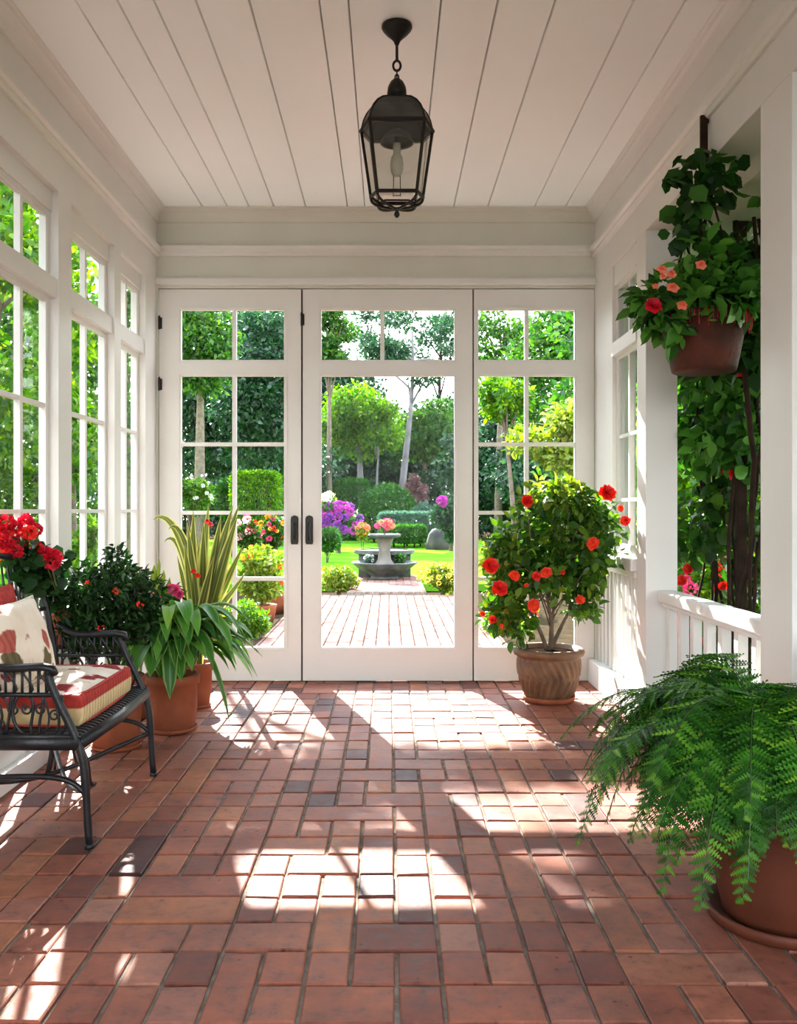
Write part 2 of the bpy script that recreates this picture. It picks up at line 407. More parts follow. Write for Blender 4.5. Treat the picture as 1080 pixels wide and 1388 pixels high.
def instance(tpl, pos, dirs, nrm, L, W):
    tv, tf = tpl
    d = dirs/np.linalg.norm(dirs,axis=1,keepdims=True)
    x = np.cross(d, nrm); ln = np.linalg.norm(x,axis=1,keepdims=True); ln[ln<1e-6] = 1; x /= ln
    z = np.cross(x, d)
    k = len(tv); n = len(pos)
    V = pos[:,None,:] + tv[None,:,0:1]*W[:,None,None]*x[:,None,:] + tv[None,:,1:2]*L[:,None,None]*d[:,None,:] + tv[None,:,2:3]*L[:,None,None]*z[:,None,:]
    V = V.reshape(-1,3)
    Fc = []
    for sz in sorted(set(len(f) for f in tf)):
        ff = np.array([f for f in tf if len(f) == sz])
        Fc.append((ff[None,:,:]+(np.arange(n)*k)[:,None,None]).reshape(-1, sz))
    return V, Fc
def rnd_unit(n):
    v = rng.normal(size=(n,3)); return v/np.linalg.norm(v,axis=1,keepdims=True)
def cloud(blobs, n, size, tpl=T_SIMPLE, ratio=.55, shell=.55, droop=0.0, outw=.6, upn=.6):
    """blobs: (centre, radii). leaves in the outer shell of each blob"""
    bl = np.array([list(c)+list(r) for c, r in blobs], float)
    w = (bl[:,3]*bl[:,4]*bl[:,5])**(2/3); w /= w.sum()
    idx = rng.choice(len(bl), n, p=w)
    u = rnd_unit(n)
    rr = (shell + (1-shell)*rng.random(n))[:,None]
    pos = bl[idx,0:3] + u*bl[idx,3:6]*rr
    d = u*outw + rnd_unit(n)*.8 + np.array([0,0,-droop])
    nrm = rnd_unit(n)*.7 + np.array([0,0,upn]) + u*.3
    L = size*(.65+.7*rng.random(n))
    return instance(tpl, pos, d, nrm, L, L*ratio*(.85+.3*rng.random(n)))
def clumps(c, r, k, cr, flatten=1.0, seed=None):
    """k small blobs scattered over an ellipsoid"""
    u = rnd_unit(k); out = []
    for i in range(k):
        s = .45+.5*random.random()
        p = [c[j]+u[i][j]*r[j]*s for j in range(3)]
        q = cr*(.6+.8*random.random())
        out.append((p, (q, q, q*flatten)))
    return out
def leafobj(name, parts, mat, parent, origin=None):
    Vs, Fs, off = [], [], 0
    for V, Fc in parts:
        Vs.append(V); Fs += [a+off for a in Fc]; off += len(V)
    o0 = Vector(origin) if origin is not None else Vector(parent['_o'])
    V = np.concatenate(Vs) - np.array(o0)
    tri = [a for a in Fs if a.shape[1] == 3]; qd = [a for a in Fs if a.shape[1] == 4]
    Fc = []
    if tri: Fc.append(np.concatenate(tri))
    if qd: Fc.append(np.concatenate(qd))
    me = np_mesh(name, V, Fc, 0)
    return link(name, me, mat, parent, o0)
def strap(mb, pts, width, fold=.25, seg=3, uvs=None, normal=None, prof=None):
    """arching strap leaf along pts; uvs collects u across"""
    pts = [Vector(p) for p in pts]; n = len(pts)
    o = len(mb.v); cols = 2*seg+1
    for i, p in enumerate(pts):
        t = (pts[min(i+1,n-1)]-pts[max(i-1,0)]).normalized()
        side = t.cross(normal if normal is not None else Vector((0,0,1)))
        if side.length < .05: side = t.cross(Vector((.3,1,0)))
        side.normalize(); up = side.cross(t).normalized()
        s = i/(n-1)
        w = width*(prof(s) if prof else (math.sin(PI*min(1,.12+s*.88))**.6))
        for k in range(cols):
            a = (k-seg)/seg
            q = p + side*(a*w*.5) + up*(abs(a)*w*.5*fold)
            mb.v.append(tuple(q)); uvs.append(((a+1)/2, s))
    for i in range(n-1):
        for k in range(cols-1):
            a = o+i*cols+k
            mb.f.append((a, a+1, a+cols+1, a+cols))
def strapobj(name, mb, uvs, mat, parent):
    o0 = Vector(parent['_o'])
    me = np_mesh(name, np.array(mb.v)-np.array(o0), [np.array(mb.f)], 0, np.array(uvs))
    o = link(name, me, mat, parent, o0, smooth=True)
    return o
def flower_mesh(name, mat, r=.03, layers=3, pet=6, cup=.5, ruffle=.2):
    pos = []; d = []; nn = []; L = []; W = []
    for l in range(layers):
        el = cup*(l/(max(1,layers-1)))*1.2+.12
        for k in range(pet):
            th = 2*PI*(k+.5*(l%2)+random.uniform(-.12,.12))/pet
            v = (math.cos(th)*math.cos(el), math.sin(th)*math.cos(el), math.sin(el))
            pos.append((0,0,.002*l)); d.append(v)
            nn.append((-math.cos(th)*math.sin(el)+random.uniform(-ruffle,ruffle), -math.sin(th)*math.sin(el)+random.uniform(-ruffle,ruffle), math.cos(el)))
            L.append(r*(1-.22*l/max(1,layers-1))*random.uniform(.85,1.1)); W.append(r*.95)
    V, Fc = instance(T_ROUND, np.array(pos,float), np.array(d), np.array(nn), np.array(L), np.array(W))
    me = np_mesh(name, V, Fc, 0); me.materials.append(mat); return me
def ball_mesh(name, mat, r=.03, n=70, s=.5):
    u = rnd_unit(n); u[:,2] = np.abs(u[:,2])*1.0-.15
    V, Fc = instance(T_ROUND, u*r*.7, u+rnd_unit(n)*.5, rnd_unit(n), np.full(n, r*s), np.full(n, r*s))
    me = np_mesh(name, V, Fc, 0); me.materials.append(mat); return me
def put(name, me, parent, loc, facing=None, scale=1.0, spin=None):
    o = bpy.data.objects.new(name, me); COL.objects.link(o)
    if parent is not None:
        o.parent = parent; o.location = Vector(loc)-Vector(parent['_o'])
    else: o.location = loc
    q = Vector(facing if facing is not None else (0,0,1)).to_track_quat('Z','Y')
    o.rotation_mode = 'QUATERNION'
    o.rotation_quaternion = q @ Matrix.Rotation(spin if spin is not None else random.uniform(0,6.28), 4, 'Z').to_quaternion()
    o.scale = (scale,)*3
    return o
def bez(a, b, c, d, n=12):
    a,b,c,d = map(Vector,(a,b,c,d)); out = []
    for i in range(n+1):
        t = i/n; u = 1-t
        out.append(a*u**3+b*3*u*u*t+c*3*u*t*t+d*t**3)
    return out
# ================================================================== THE ROOM
XL, XR, YB, ZC = -1.413, 1.252, 5.5, 2.867
YN = -1.2
# floor: bricks in a broken grid on a mortar bed
def brickfield(x0, x1, y0, y1, w, d, ox, oy, zt, name, mat, th=.03, joint=.0055, merge=True):
    i0 = math.floor((x0-ox)/w); i1 = math.ceil((x1-ox)/w)
    j0 = math.floor((y0-oy)/d); j1 = math.ceil((y1-oy)/d)
    used = set(); mb = MB(); R = random.Random(5)
    for j in range(j0, j1):
        for i in range(i0, i1):
            if (i,j) in used: continue
            a, b = 1, 1
            r = R.random()
            if merge:
                if r < .12 and (i+1,j) not in used: a = 2
                elif r < .15 and (i+1,j) not in used and (i+2,j) not in used: a = 3
                elif r < .225 and (i,j+1) not in used: b = 2
                elif r < .235: b = 3
            else:
                if r < .5: b = 2
            for p in range(a):
                for q in range(b): used.add((i+p, j+q))
            jx = joint*R.uniform(.5,1.3) if (i % 2) else joint*1.5
            X0, X1 = ox+i*w+jx*.7, ox+(i+a)*w-jx*.7
            Y0, Y1 = oy+j*d+joint*R.uniform(.5,1.2), oy+(j+b)*d-joint*R.uniform(.5,1.2)
            X0, X1 = max(X0,x0), min(X1,x1); Y0, Y1 = max(Y0,y0), min(Y1,y1)
            if X1-X0 < .012 or Y1-Y0 < .012: continue
            z = zt+R.uniform(-.0025,.0025); c = .0036
            j_ = lambda: R.uniform(-.0016,.0016)
            cs = [(X0+j_(),Y0+j_()),(X1+j_(),Y0+j_()),(X1+j_(),Y1+j_()),(X0+j_(),Y1+j_())]
            mx, my = (X0+X1)/2, (Y0+Y1)/2
            ins = [(x+(c if x < mx else -c), y+(c if y < my else -c)) for x,y in cs]
            zz = [z+R.uniform(-.0012,.0012) for _ in range(4)]
            vs = [(x,y,zt-th) for x,y in cs]+[(x,y,zz[k]-c*.8) for k,(x,y) in enumerate(cs)]+[(x,y,zz[k]) for k,(x,y) in enumerate(ins)]
            fs = [(8,9,10,11)]+[(k,(k+1)%4,4+(k+1)%4,4+k) for k in range(4)]+[(4+k,4+(k+1)%4,8+(k+1)%4,8+k) for k in range(4)]
            mb.add(vs, fs)
    return mb.build(name, mat, fix=False)
fl = brickfield(XL-.0, 1.262, YN, YB+.06, .1035, .150, .017, 2.298, 0.0, 'floor', M['brick'])
tag(fl, 'worn red brick paving laid in a broken grid indoors', 'floor', kind='structure')
mb = MB(); mb.box(XL-.1, 1.55, YN, YB+.1, -.12, -.008)
mo = mb.build('mortar_bed', M['mortar'], parent=fl)
# ceiling with board grooves
gx = [-1.12,-.97,-.84,-.69,-.50,-.25,-.145,.187,.39,.595,.875,1.06]
mb = MB(); e = [XL-.15]+gx+[XR+.2]
for a, b in zip(e[:-1], e[1:]):
    g = .0013
    mb.prof_y([(a+g,ZC+.012),(a+g+.003,ZC),(b-g-.003,ZC),(b-g,ZC+.012),(b-g,ZC+.03),(a+g,ZC+.03)], YN, YB+.1)
ce = mb.build('ceiling', M['ceil']); tag(ce, 'white painted board ceiling with fine grooves', 'ceiling', kind='structure')
mb = MB(); mb.box(XL-.15, XR+.25, YN, YB+.1, ZC+.0301, ZC+.2); mb.build('ceiling_backing', M['groove'], parent=ce)
# eave and soffit slabs added outside to cut sun and sky light
mb = MB(); mb.box(XL-.70, XL-.14, YN, YB+.1, 2.93, 3.02); mb.box(XL-.72, XL-.70, YN, YB+.1, 2.90, 3.03)
tag(mb.build('added_eave', M['white']), 'unseen roof overhang added above the left windows to block sun', 'eave', kind='structure')
mb = MB(); mb.box(XR+.24, XR+1.9, YN, YB+.1, 2.45, 2.52)  # soffit widened outward to keep open sky off the right posts
tag(mb.build('added_soffit', M['frieze']), 'painted soffit extended outside the right posts, added to block sky light', 'soffit', kind='structure')
# back wall: header and jambs
mb = MB()
mb.box(XL-.12, XR+.25, YB, YB+.12, 2.392, ZC+.02)
mb.box(XL-.12, XL+.010, YB-.0, YB+.12, 0, 2.392)
mb.box(1.2505, XR+.25, YB, YB+.12, 0, 2.392)
wb = mb.build('wall_back', M['frieze']); tag(wb, 'pale painted header wall above the garden doors', 'wall', kind='structure')
mb = MB()
mb.box(XL, XR, YB-.035, YB, 2.408, 2.447)
mb.box(XL, XR, YB-.02, YB, 2.447, 2.456)
t = mb.build('trim_1', M['white'], bevel=.004); tag(t, 'white ledge moulding right above the garden doors', 'trim', kind='structure')
def band_y(x, sgn, name, label, y1=YB):
    # sgn +1: wall on the left (moulding projects to +x)
    pr = [(x,2.575),(x+sgn*.012,2.578),(x+sgn*.022,2.590),(x+sgn*.020,2.605),(x+sgn*.034,2.614),(x+sgn*.036,2.632),(x+sgn*.026,2.640),(x,2.643)]
    m_ = MB(); m_.prof_y(pr, YN, y1); o = m_.build(name, M['white']); tag(o, label, 'trim', kind='structure'); return o
def crown_prof(x, s): return [(x,2.79),(x+s*.010,2.792),(x+s*.014,2.806),(x+s*.022,2.822),(x+s*.038,2.838),(x+s*.052,2.846),(x+s*.056,2.858),(x+s*.066,2.862),(x+s*.070,ZC),(x,ZC)]
band_y(XL, 1, 'trim_2', 'white picture-rail moulding running along the left beam')
band_y(XR, -1, 'trim_3', 'white picture-rail moulding running along the right beam')
m_ = MB(); m_.prof_x([(YB,2.585),(YB-.012,2.587),(YB-.020,2.598),(YB-.020,2.612),(YB-.034,2.622),(YB-.036,2.642),(YB-.026,2.65),(YB,2.653)], XL, XR)
tag(m_.build('trim_4', M['white']), 'white moulding band across the back header wall', 'trim', kind='structure')
for nm, x, s, lb in (('trim_5',XL,1,'white crown moulding where left beam meets ceiling'),('trim_6',XR,-1,'white crown moulding where right beam meets ceiling')):
    m_ = MB(); m_.prof_y(crown_prof(x,s), YN, YB); tag(m_.build(nm, M['white']), lb, 'trim', kind='structure')
m_ = MB(); m_.prof_x([(2*0+YB-(a-0) if False else YB-abs(a),z) for a, z in [(p[0],p[1]) for p in crown_prof(0,1)]], XL, XR)
tag(m_.build('trim_7', M['frieze']), 'crown moulding across the back above the garden doors', 'trim', kind='structure')
# ---- left wall: beam, posts, sill wall
mb = MB()
mb.box(XL-.14, XL, YN, YB, 2.41, ZC+.02)                       # beam
mb.box(XL-.085, XL-.028, YN, YB, 2.322, 2.41)                  # window head board
mb.box(XL-.11, XL-.0, YN, YB, 0, .075)                         # low curb
for y0, y1 in ((3.87,4.03),(4.66,4.77),(5.25,YB),(YN,2.78)):
    mb.box(XL-.085, XL, y0, y1, .075, 2.41)
wl = mb.build('wall_left', M['white']); tag(wl, 'white painted post and beam wall framing the left windows', 'wall', kind='structure')
def side_window(name, label, y0, y1, x, sgn, cols, ztr=(2.035,2.325), zlow=(.09,1.95), rows=(1.49,1.04,.59), fr=.03, topfr=.02):
    """sgn=-1 glass lies toward -x of the wall face"""
    th = .018
    xf = x
    H_t = (y0+fr, y1-fr, ztr[0]+.012, ztr[1]-topfr); H_l = (y0+fr, y1-fr, zlow[0]+.05, zlow[1]-.012)
    mb = MB(); holed(mb, [y0,y1], [zlow[0]-.02, ztr[1]], [H_t, H_l], xf-th, xf+th, 'y')
    if sgn < 0: mb.box(xf-th, xf+th+.028, y0, y1, zlow[1]+.002, ztr[0])
    else: mb.box(xf-th-.028, xf+th, y0, y1, zlow[1]+.002, ztr[0])
    r = mb.build(name, M['white'], origin=(x,(y0+y1)/2,zlow[0])); tag(r, label, 'window', kind='structure')
    gm = MB()
    for h in (H_t, H_l):
        gm.add([(xf,h[0],h[2]),(xf,h[1],h[2]),(xf,h[1],h[3]),(xf,h[0],h[3])], [(0,1,2,3)])
    gm.build('window_glass', M['glass'], r)
    mm = MB()
    for c in range(1, cols):
        u = h[0]+(h[1]-h[0])*c/cols
        for h_ in (H_t, H_l): muntin(mm, u, h_[2], h_[3], xf, 'y', True, .013, .013)
    for z in rows: muntin(mm, (h[0],h[1]), z, z, xf, 'y', False, .009, .012)
    beads(mm, [H_t, H_l], xf+(.004 if sgn < 0 else -.004), 'y', .010, .012, 1 if sgn < 0 else -1)
    mm.build('window_muntin', M['white'], r)
    return r
gxl = XL-.055
side_window('window_1', 'large white left window beside the bench', 2.78, 3.87, gxl, -1, 4)
side_window('window_2', 'middle white window of the left wall', 4.03, 4.66, gxl, -1, 2)
side_window('window_3', 'narrow white left window next to the garden doors', 4.77, 5.25, gxl, -1, 2)
# brick ledge outside the left windows
lf = brickfield(-2.6, XL-.112, YN, YB+.1, .1035, .150, .017, 2.298, -.01, 'side_path', M['patiobrick'])
tag(lf, 'brick ledge running outside the left windows', 'path', kind='structure')
mb = MB(); mb.box(-2.62, XL-.11, YN, YB+.1, -.12, -.017); mb.build('mortar_bed', M['mortar'], parent=lf)
# ---- right wall
mb = MB()
mb.box(XR, XR+.24, YN, YB, 2.41, ZC+.02)
mb.box(XR+.012, XR+.07, 4.57, YB, 2.30, 2.41)
mb.box(XR, XR+.155, 4.41, 4.57, 0, 2.41)
mb.box(XR, XR+.24, 2.81, 3.05, 0, 2.41)
mb.box(XR, XR+.24, .9, 1.14, 0, 2.41)
mb.box(XR, XR+.24, YN, YN+.24, 0, 2.41)
mb.box(XR, XR+.07, 5.07, YB, .8, 2.41)
wr = mb.build('wall_right', M['white'], bevel=.003); tag(wr, 'white painted beam with square posts on the right', 'wall', kind='structure')
mb = MB(); mb.box(XR-.042, XR+.10, YN, 4.405, 0, .142); mb.box(XR-.042, XR+.10, 4.405, YB-.003, 0, .142)
tag(mb.build('trim_9', M['white'], bevel=.004), 'low white curb along the foot of the right wall', 'trim', kind='structure')
mb = MB()
# beaded panel under the corner window
yy = 4.57
while yy < YB-.01:
    y2 = min(yy+.062, YB)
    mb.prof_x([(0,0)]*0 or [(yy+.003,.142),(y2-.003,.142),(y2-.003,.715),(yy+.003,.715)], XR+.055, XR+.085); yy = y2
mb.box(XR+.062, XR+.12, 4.57, YB, .142, .715)
tag(mb.build('wall_panel_right', M['white'], bevel=.003), 'white beaded panel below the right corner window', 'wall panel', kind='structure')
mb = MB(); mb.box(XR-.03, XR+.14, 4.575, YB-.003, .735, .795); mb.box(XR-.012, XR+.12, 4.575, YB-.003, .70, .735)
tag(mb.build('trim_10', M['white'], bevel=.006), 'white window ledge behind the flowering potted shrub', 'trim', kind='structure')
mb0 = []
yy = 4.64; first = None
while yy < 5.46:
    if first is None:
        m_ = MB(); m_.box(XR+.008, XR+.036, -.014, .014, 0, .558)
        first = m_.build('baluster', M['white'], origin=(0,0,0), bevel=.003); b_ = first
    else: b_ = first.copy(); COL.objects.link(b_)
    b_.location = (0, yy, .142)
    tag(b_, 'slim white baluster below the corner window ledge, beside carved pot', 'baluster', 'balusters under the corner window ledge')
    yy += .088
side_window('window_5', 'narrow white window in the right corner above the ledge', 4.57, 5.07, XR+.040, 1, 2, (1.975,2.30), (.80,1.90), (1.45,1.10))
# handrails with balusters in the open bays
def rail(name, label, y0, y1):
    r = thing(name, label, 'railing', (XR+.10, (y0+y1)/2, .142))
    m_ = MB(); m_.box(XR+.055, XR+.145, y0, y1, .60, .655); m_.box(XR+.075, XR+.125, y0, y1, .575, .60)
    m_.build('handrail', M['white'], r, bevel=.008)
    me = None; n = int((y1-y0)/.165)
    for k in range(n):
        y = y0+(k+.5)*(y1-y0)/n
        if me is None:
            m_ = MB(); m_.box(XR+.08, XR+.12, y-.022, y+.022, .142, .577)
            o = m_.build('baluster', M['white'], r, bevel=.003); me = o; yb = y
        else:
            c = me.copy(); COL.objects.link(c); c.location = me.location+Vector((0,y-yb,0)); c.parent = r
    return r
rail('porch_railing', 'white handrail on square balusters between the right posts', 3.05, 4.408)
rail('porch_railing', 'white porch railing behind the big fern pot', 1.14, 2.81)
# ---- garden doors
def zpx(y): return EYE-(y-690)/F*YB
def xpx(x): return (x-527)/F*YB
def door(name, label, px0, px1, glass_px, cols_px, row_px, handle=None, hinges=(), solidlow=False):
    x0, x1 = xpx(px0)+.003, xpx(px1)-.003
    z0, z1 = .006, 2.387
    Ht = (xpx(glass_px[0])-.008, xpx(glass_px[1])+.008, zpx(489)-.004, zpx(419)+.004)
    Hl = (Ht[0], Ht[1], zpx(878)-.006, zpx(509)+.006)
    mb = MB(); holed(mb, [x0,x1], [z0,z1], [Ht,Hl], YB+.004, YB+.048, 'x')
    r = mb.build(name, M['white'], origin=((x0+x1)/2, YB+.02, 0)); tag(r, label, 'door', kind='structure')
    gm = MB()
    for h in (Ht,Hl): gm.add([(h[0],YB+.028,h[2]),(h[1],YB+.028,h[2]),(h[1],YB+.028,h[3]),(h[0],YB+.028,h[3])], [(0,1,2,3)])
    gm.build('door_glass', M['glass'], r)
    mm = MB()
    muntin(mm, xpx(cols_px), Ht[2], Ht[3], YB+.024, 'x', True, .0125, .014)
    if row_px:
        muntin(mm, xpx(cols_px), Hl[2], Hl[3], YB+.024, 'x', True, .0125, .014)
        for y in row_px: muntin(mm, (Hl[0],Hl[1]), zpx(y), zpx(y), YB+.024, 'x', False, .0115, .013)
    beads(mm, [Ht,Hl], YB+.004, 'x', .010, .024, 1)
    # raised lip round the glass
    for (a0,a1,c0,c1) in (Ht,Hl):
        w_ = .009; y_ = (YB-.002, YB+.006)
        mm.box(a0-w_,a1+w_,*y_,c0-w_,c0); mm.box(a0-w_,a1+w_,*y_,c1,c1+w_); mm.box(a0-w_,a0,*y_,c0,c1); mm.box(a1,a1+w_,*y_,c0,c1)
    mm.build('door_muntin', M['white'], r)
    if handle:
        hx = xpx(handle); hz = zpx(719)
        m_ = MB(); m_.lathe([(0.0001,0),(.022,.0),(.024,.006),(.018,.012),(.0001,.012)], (0,0,0), 20, cap0=False)
        m_ = MB()
        pr = [(-.02,-.085),(.02,-.085),(.024,-.07),(.024,.07),(.02,.085),(0,.093),(-.02,.085),(-.024,.07),(-.024,-.07)]
        n_ = len(pr)
        m_.add([(hx+a,YB+.004,hz+b) for a,b in pr]+[(hx+a*.85,YB-.008,hz+b*.96) for a,b in pr],
               [tuple(range(n_,2*n_))]+[(i,(i+1)%n_,n_+(i+1)%n_,n_+i) for i in range(n_)])
        hd = m_.build('door_handle', M['bronze'], r, bevel=.002)
        k_ = MB(); k_.tube([(hx,YB-.006,hz+.035),(hx,YB-.035,hz+.035)], .008, 10)
        k_.tube(bez((hx,YB-.035,hz+.045),(hx,YB-.045,hz+.02),(hx,YB-.05,hz-.02),(hx,YB-.035,hz-.05),10), [.011]*4+[.010]*4+[.012]*3, 10)
        k_.build('door_knob', M['bronze'], hd, smooth=True)
        k_ = MB(); k_.tube([(hx,YB-.007,hz-.065),(hx,YB-.016,hz-.065)], .010, 12); k_.build('thumb_turn', M['bronze'], hd)
    for (hx, hy) in hinges:
        k_ = MB(); xx, zz = xpx(hx), zpx(hy)
        k_.tube([(xx,YB-.004,zz-.038),(xx,YB-.004,zz+.038)], .007, 10); k_.box(xx-.004,xx+.016,YB-.002,YB+.006,zz-.034,zz+.034)
        k_.tube([(xx,YB-.004,zz+.038),(xx,YB-.004,zz+.046)], [.006,.003], 8)
        k_.build('hinge', M['bronze'], r)
    return r
door('door_1', 'white glazed garden door with ten panes, left side', 215, 408.5, (245,385), 317, (602,695,785), 399, ((216,438),(216,521)))
door('door_2', 'white centre garden door with one tall clear pane', 409.5, 641, (435,616), 518, None, 419, ((409,433),))
door('door_3', 'white fixed sidelight with small panes behind the flowering potted shrub', 641.5, 806, (648,779), 714, (602,695,785))
mb = MB(); mb.box(XL, XR, YB+.05, YB+.11, -.004, .004); mb.box(XL,XR,YB+.0,YB+.12,-.05,-.005)
tag(mb.build('trim_11', M['gap']), 'dark threshold strip beneath the garden doors', 'threshold', kind='structure')
mb = MB()
for xx in (xpx(409), xpx(641.2)): mb.box(xx-.03, xx+.03, YB+.052, YB+.10, 0, 2.392)  # stops added behind the gaps so they read dark, not lit
tag(mb.build('trim_12', M['gap']), 'dark stops added behind the door gaps to block leaking light', 'trim', kind='structure')
mb = MB(); mb.box(XL-.14, XL+.1, YN-.12, YN, -.1, ZC+.02); mb.box(XR-.1, XR+.24, YN-.12, YN, -.1, ZC+.02); mb.box(XL+.1, XR-.1, YN-.12, YN, 2.55, ZC+.02)  # wide opening added out of view to let sky light fill the room
tag(mb.build('wall_front', M['frieze']), 'unseen painted house wall behind the camera, opened for sky fill light', 'wall', kind='structure')
# ================================================================== LANTERN
LX, LY = .030, 3.40
def lantern():
    r = thing('hanging_lantern', 'black iron six-sided glass lantern hanging from the ceiling', 'lantern', (LX,LY,ZC))
    def z(y, Y=LY): return EYE+(690-y)/F*Y
    m_ = MB(); m_.lathe([(.056,ZC-.0),(.058,ZC-.008),(.054,ZC-.016),(.040,ZC-.032),(.022,ZC-.048),(.012,ZC-.060),(.008,ZC-.072),(.0005,ZC-.073)], (LX,LY,0), 32)
    m_.build('canopy', M['bronze'], r, smooth=True)
    m_ = MB(); zt = ZC-.07
    m_.tube([(LX,LY,zt),(LX,LY,2.735)], .0055, 8)
    def ring(zc, R_, rr, plane, sz=1.0):
        pts = []
        for k in range(17):
            t = 2*PI*k/16
            a, b = R_*math.cos(t), R_*sz*math.sin(t)
            pts.append((LX+(a if plane else 0), LY+(0 if plane else a), zc+b))
        m_.tube(pts, rr, 6, cap=False)
    ring(2.716, .014, .0048, True, 1.35); ring(2.688, .008, .003, False, 1.6); ring(2.672,.007,.003,True,1.6)
    m_.build('chain', M['bronze'], r, smooth=True)
    m_ = MB(); m_.lathe([(.0005,2.672),(.010,2.668),(.024,2.655),(.034,2.635),(.037,2.612),(.033,2.604),(.030,2.600),(.026,2.596),(.030,2.588),(.034,2.584)], (LX,LY,0), 28, cap0=False)
    m_.build('finial_cap', M['bronze'], r, smooth=True)
    # six-sided section: front edge narrower than the side corners
    def hexa(fx, sx_, dy, zf, zs=None):
        zs = zf if zs is None else zs
        return [Vector((LX-fx,LY-dy,zf)),Vector((LX+fx,LY-dy,zf)),Vector((LX+sx_,LY,zs)),Vector((LX+fx,LY+dy,zf)),Vector((LX-fx,LY+dy,zf)),Vector((LX-sx_,LY,zs))]
    prof = [(2.590,.030),(2.578,.052),(2.560,.070),(2.535,.085),(2.510,.094),(2.480,.100)]
    m_ = MB(); vs = []
    for zz, q in prof: vs += hexa(q, q*1.32, q*.98, zz)
    fs = [(i*6+k, i*6+(k+1)%6, (i+1)*6+(k+1)%6, (i+1)*6+k) for i in range(len(prof)-1) for k in range(6)]
    fs.append(tuple(range(6))); m_.add(vs, fs)
    m_.build('roof', M['zinc'], r)
    rb = MB()
    for k in range(6):
        rb.tube([vs[i*6+k] for i in range(len(prof))], .0045, 6)
    top = hexa(.100,.134,.098,2.474,2.470); bot = hexa(.072,.098,.070,2.222)
    for k in range(6):
        rb.tube([top[k], bot[k]], .0062, 6)
        rb.tube([top[k], top[(k+1)%6]], .0095, 6); rb.tube([bot[k], bot[(k+1)%6]], .0075, 6)
    low = hexa(.045,.062,.044,2.196)
    for k in range(6):
        rb.tube(bez(bot[k]+Vector((0,0,-.004)), bot[k]+Vector((0,0,-.03)), low[k]+Vector((0,0,-.012)), (LX,LY,2.176), 8), .0055, 6)
        rb.tube([low[k]+Vector((0,0,0)), low[(k+1)%6]], .0035, 6)
    rb.build('frame', M['bronze'], r)
    g = MB()
    for k in range(6):
        a, b, c, d = top[k], top[(k+1)%6], bot[(k+1)%6], bot[k]
        g.add([a,b,c,d], [(0,1,2,3)])
    g.add([b_ for b_ in bot], [tuple(range(6))])
    g.build('pane', M['lglass'], r, fix=False)
    m_ = MB(); m_.lathe([(.0005,2.182),(.010,2.182),(.013,2.176),(.006,2.170),(.010,2.162),(.011,2.155),(.006,2.147),(.0005,2.144)], (LX,LY,0), 16, cap0=False)
    m_.build('bottom_finial', M['bronze'], r, smooth=True)
    m_ = MB(); m_.lathe([(.060,2.43),(.064,2.425),(.050,2.450),(.020,2.475),(.0005,2.48)], (LX,LY,0), 24, cap0=False)
    m_.build('reflector', M['zinc'], r, smooth=True)
    m_ = MB(); m_.tube([(LX,LY,2.478),(LX,LY,2.425)], .012, 12); m_.build('lamp_holder', M['bronze'], r)
    m_ = MB(); m_.lathe([(.0005,2.425),(.014,2.423),(.015,2.40),(.013,2.385),(.021,2.372),(.025,2.35),(.024,2.325),(.019,2.308),(.008,2.300),(.0005,2.299)], (LX,LY,0), 20, cap0=False)
    m_.build('bulb', M['candle'], r, smooth=True)
    m_ = MB()
    for s in (-1,1): m_.tube([(LX+s*.012,LY,2.305),(LX+s*.014,LY,2.225)], .0018, 6)
    m_.tube([(LX-.014,LY,2.228),(LX+.014,LY,2.228)], .002, 6)
    m_.build('lamp_bracket', M['bronze'], r)
lantern()
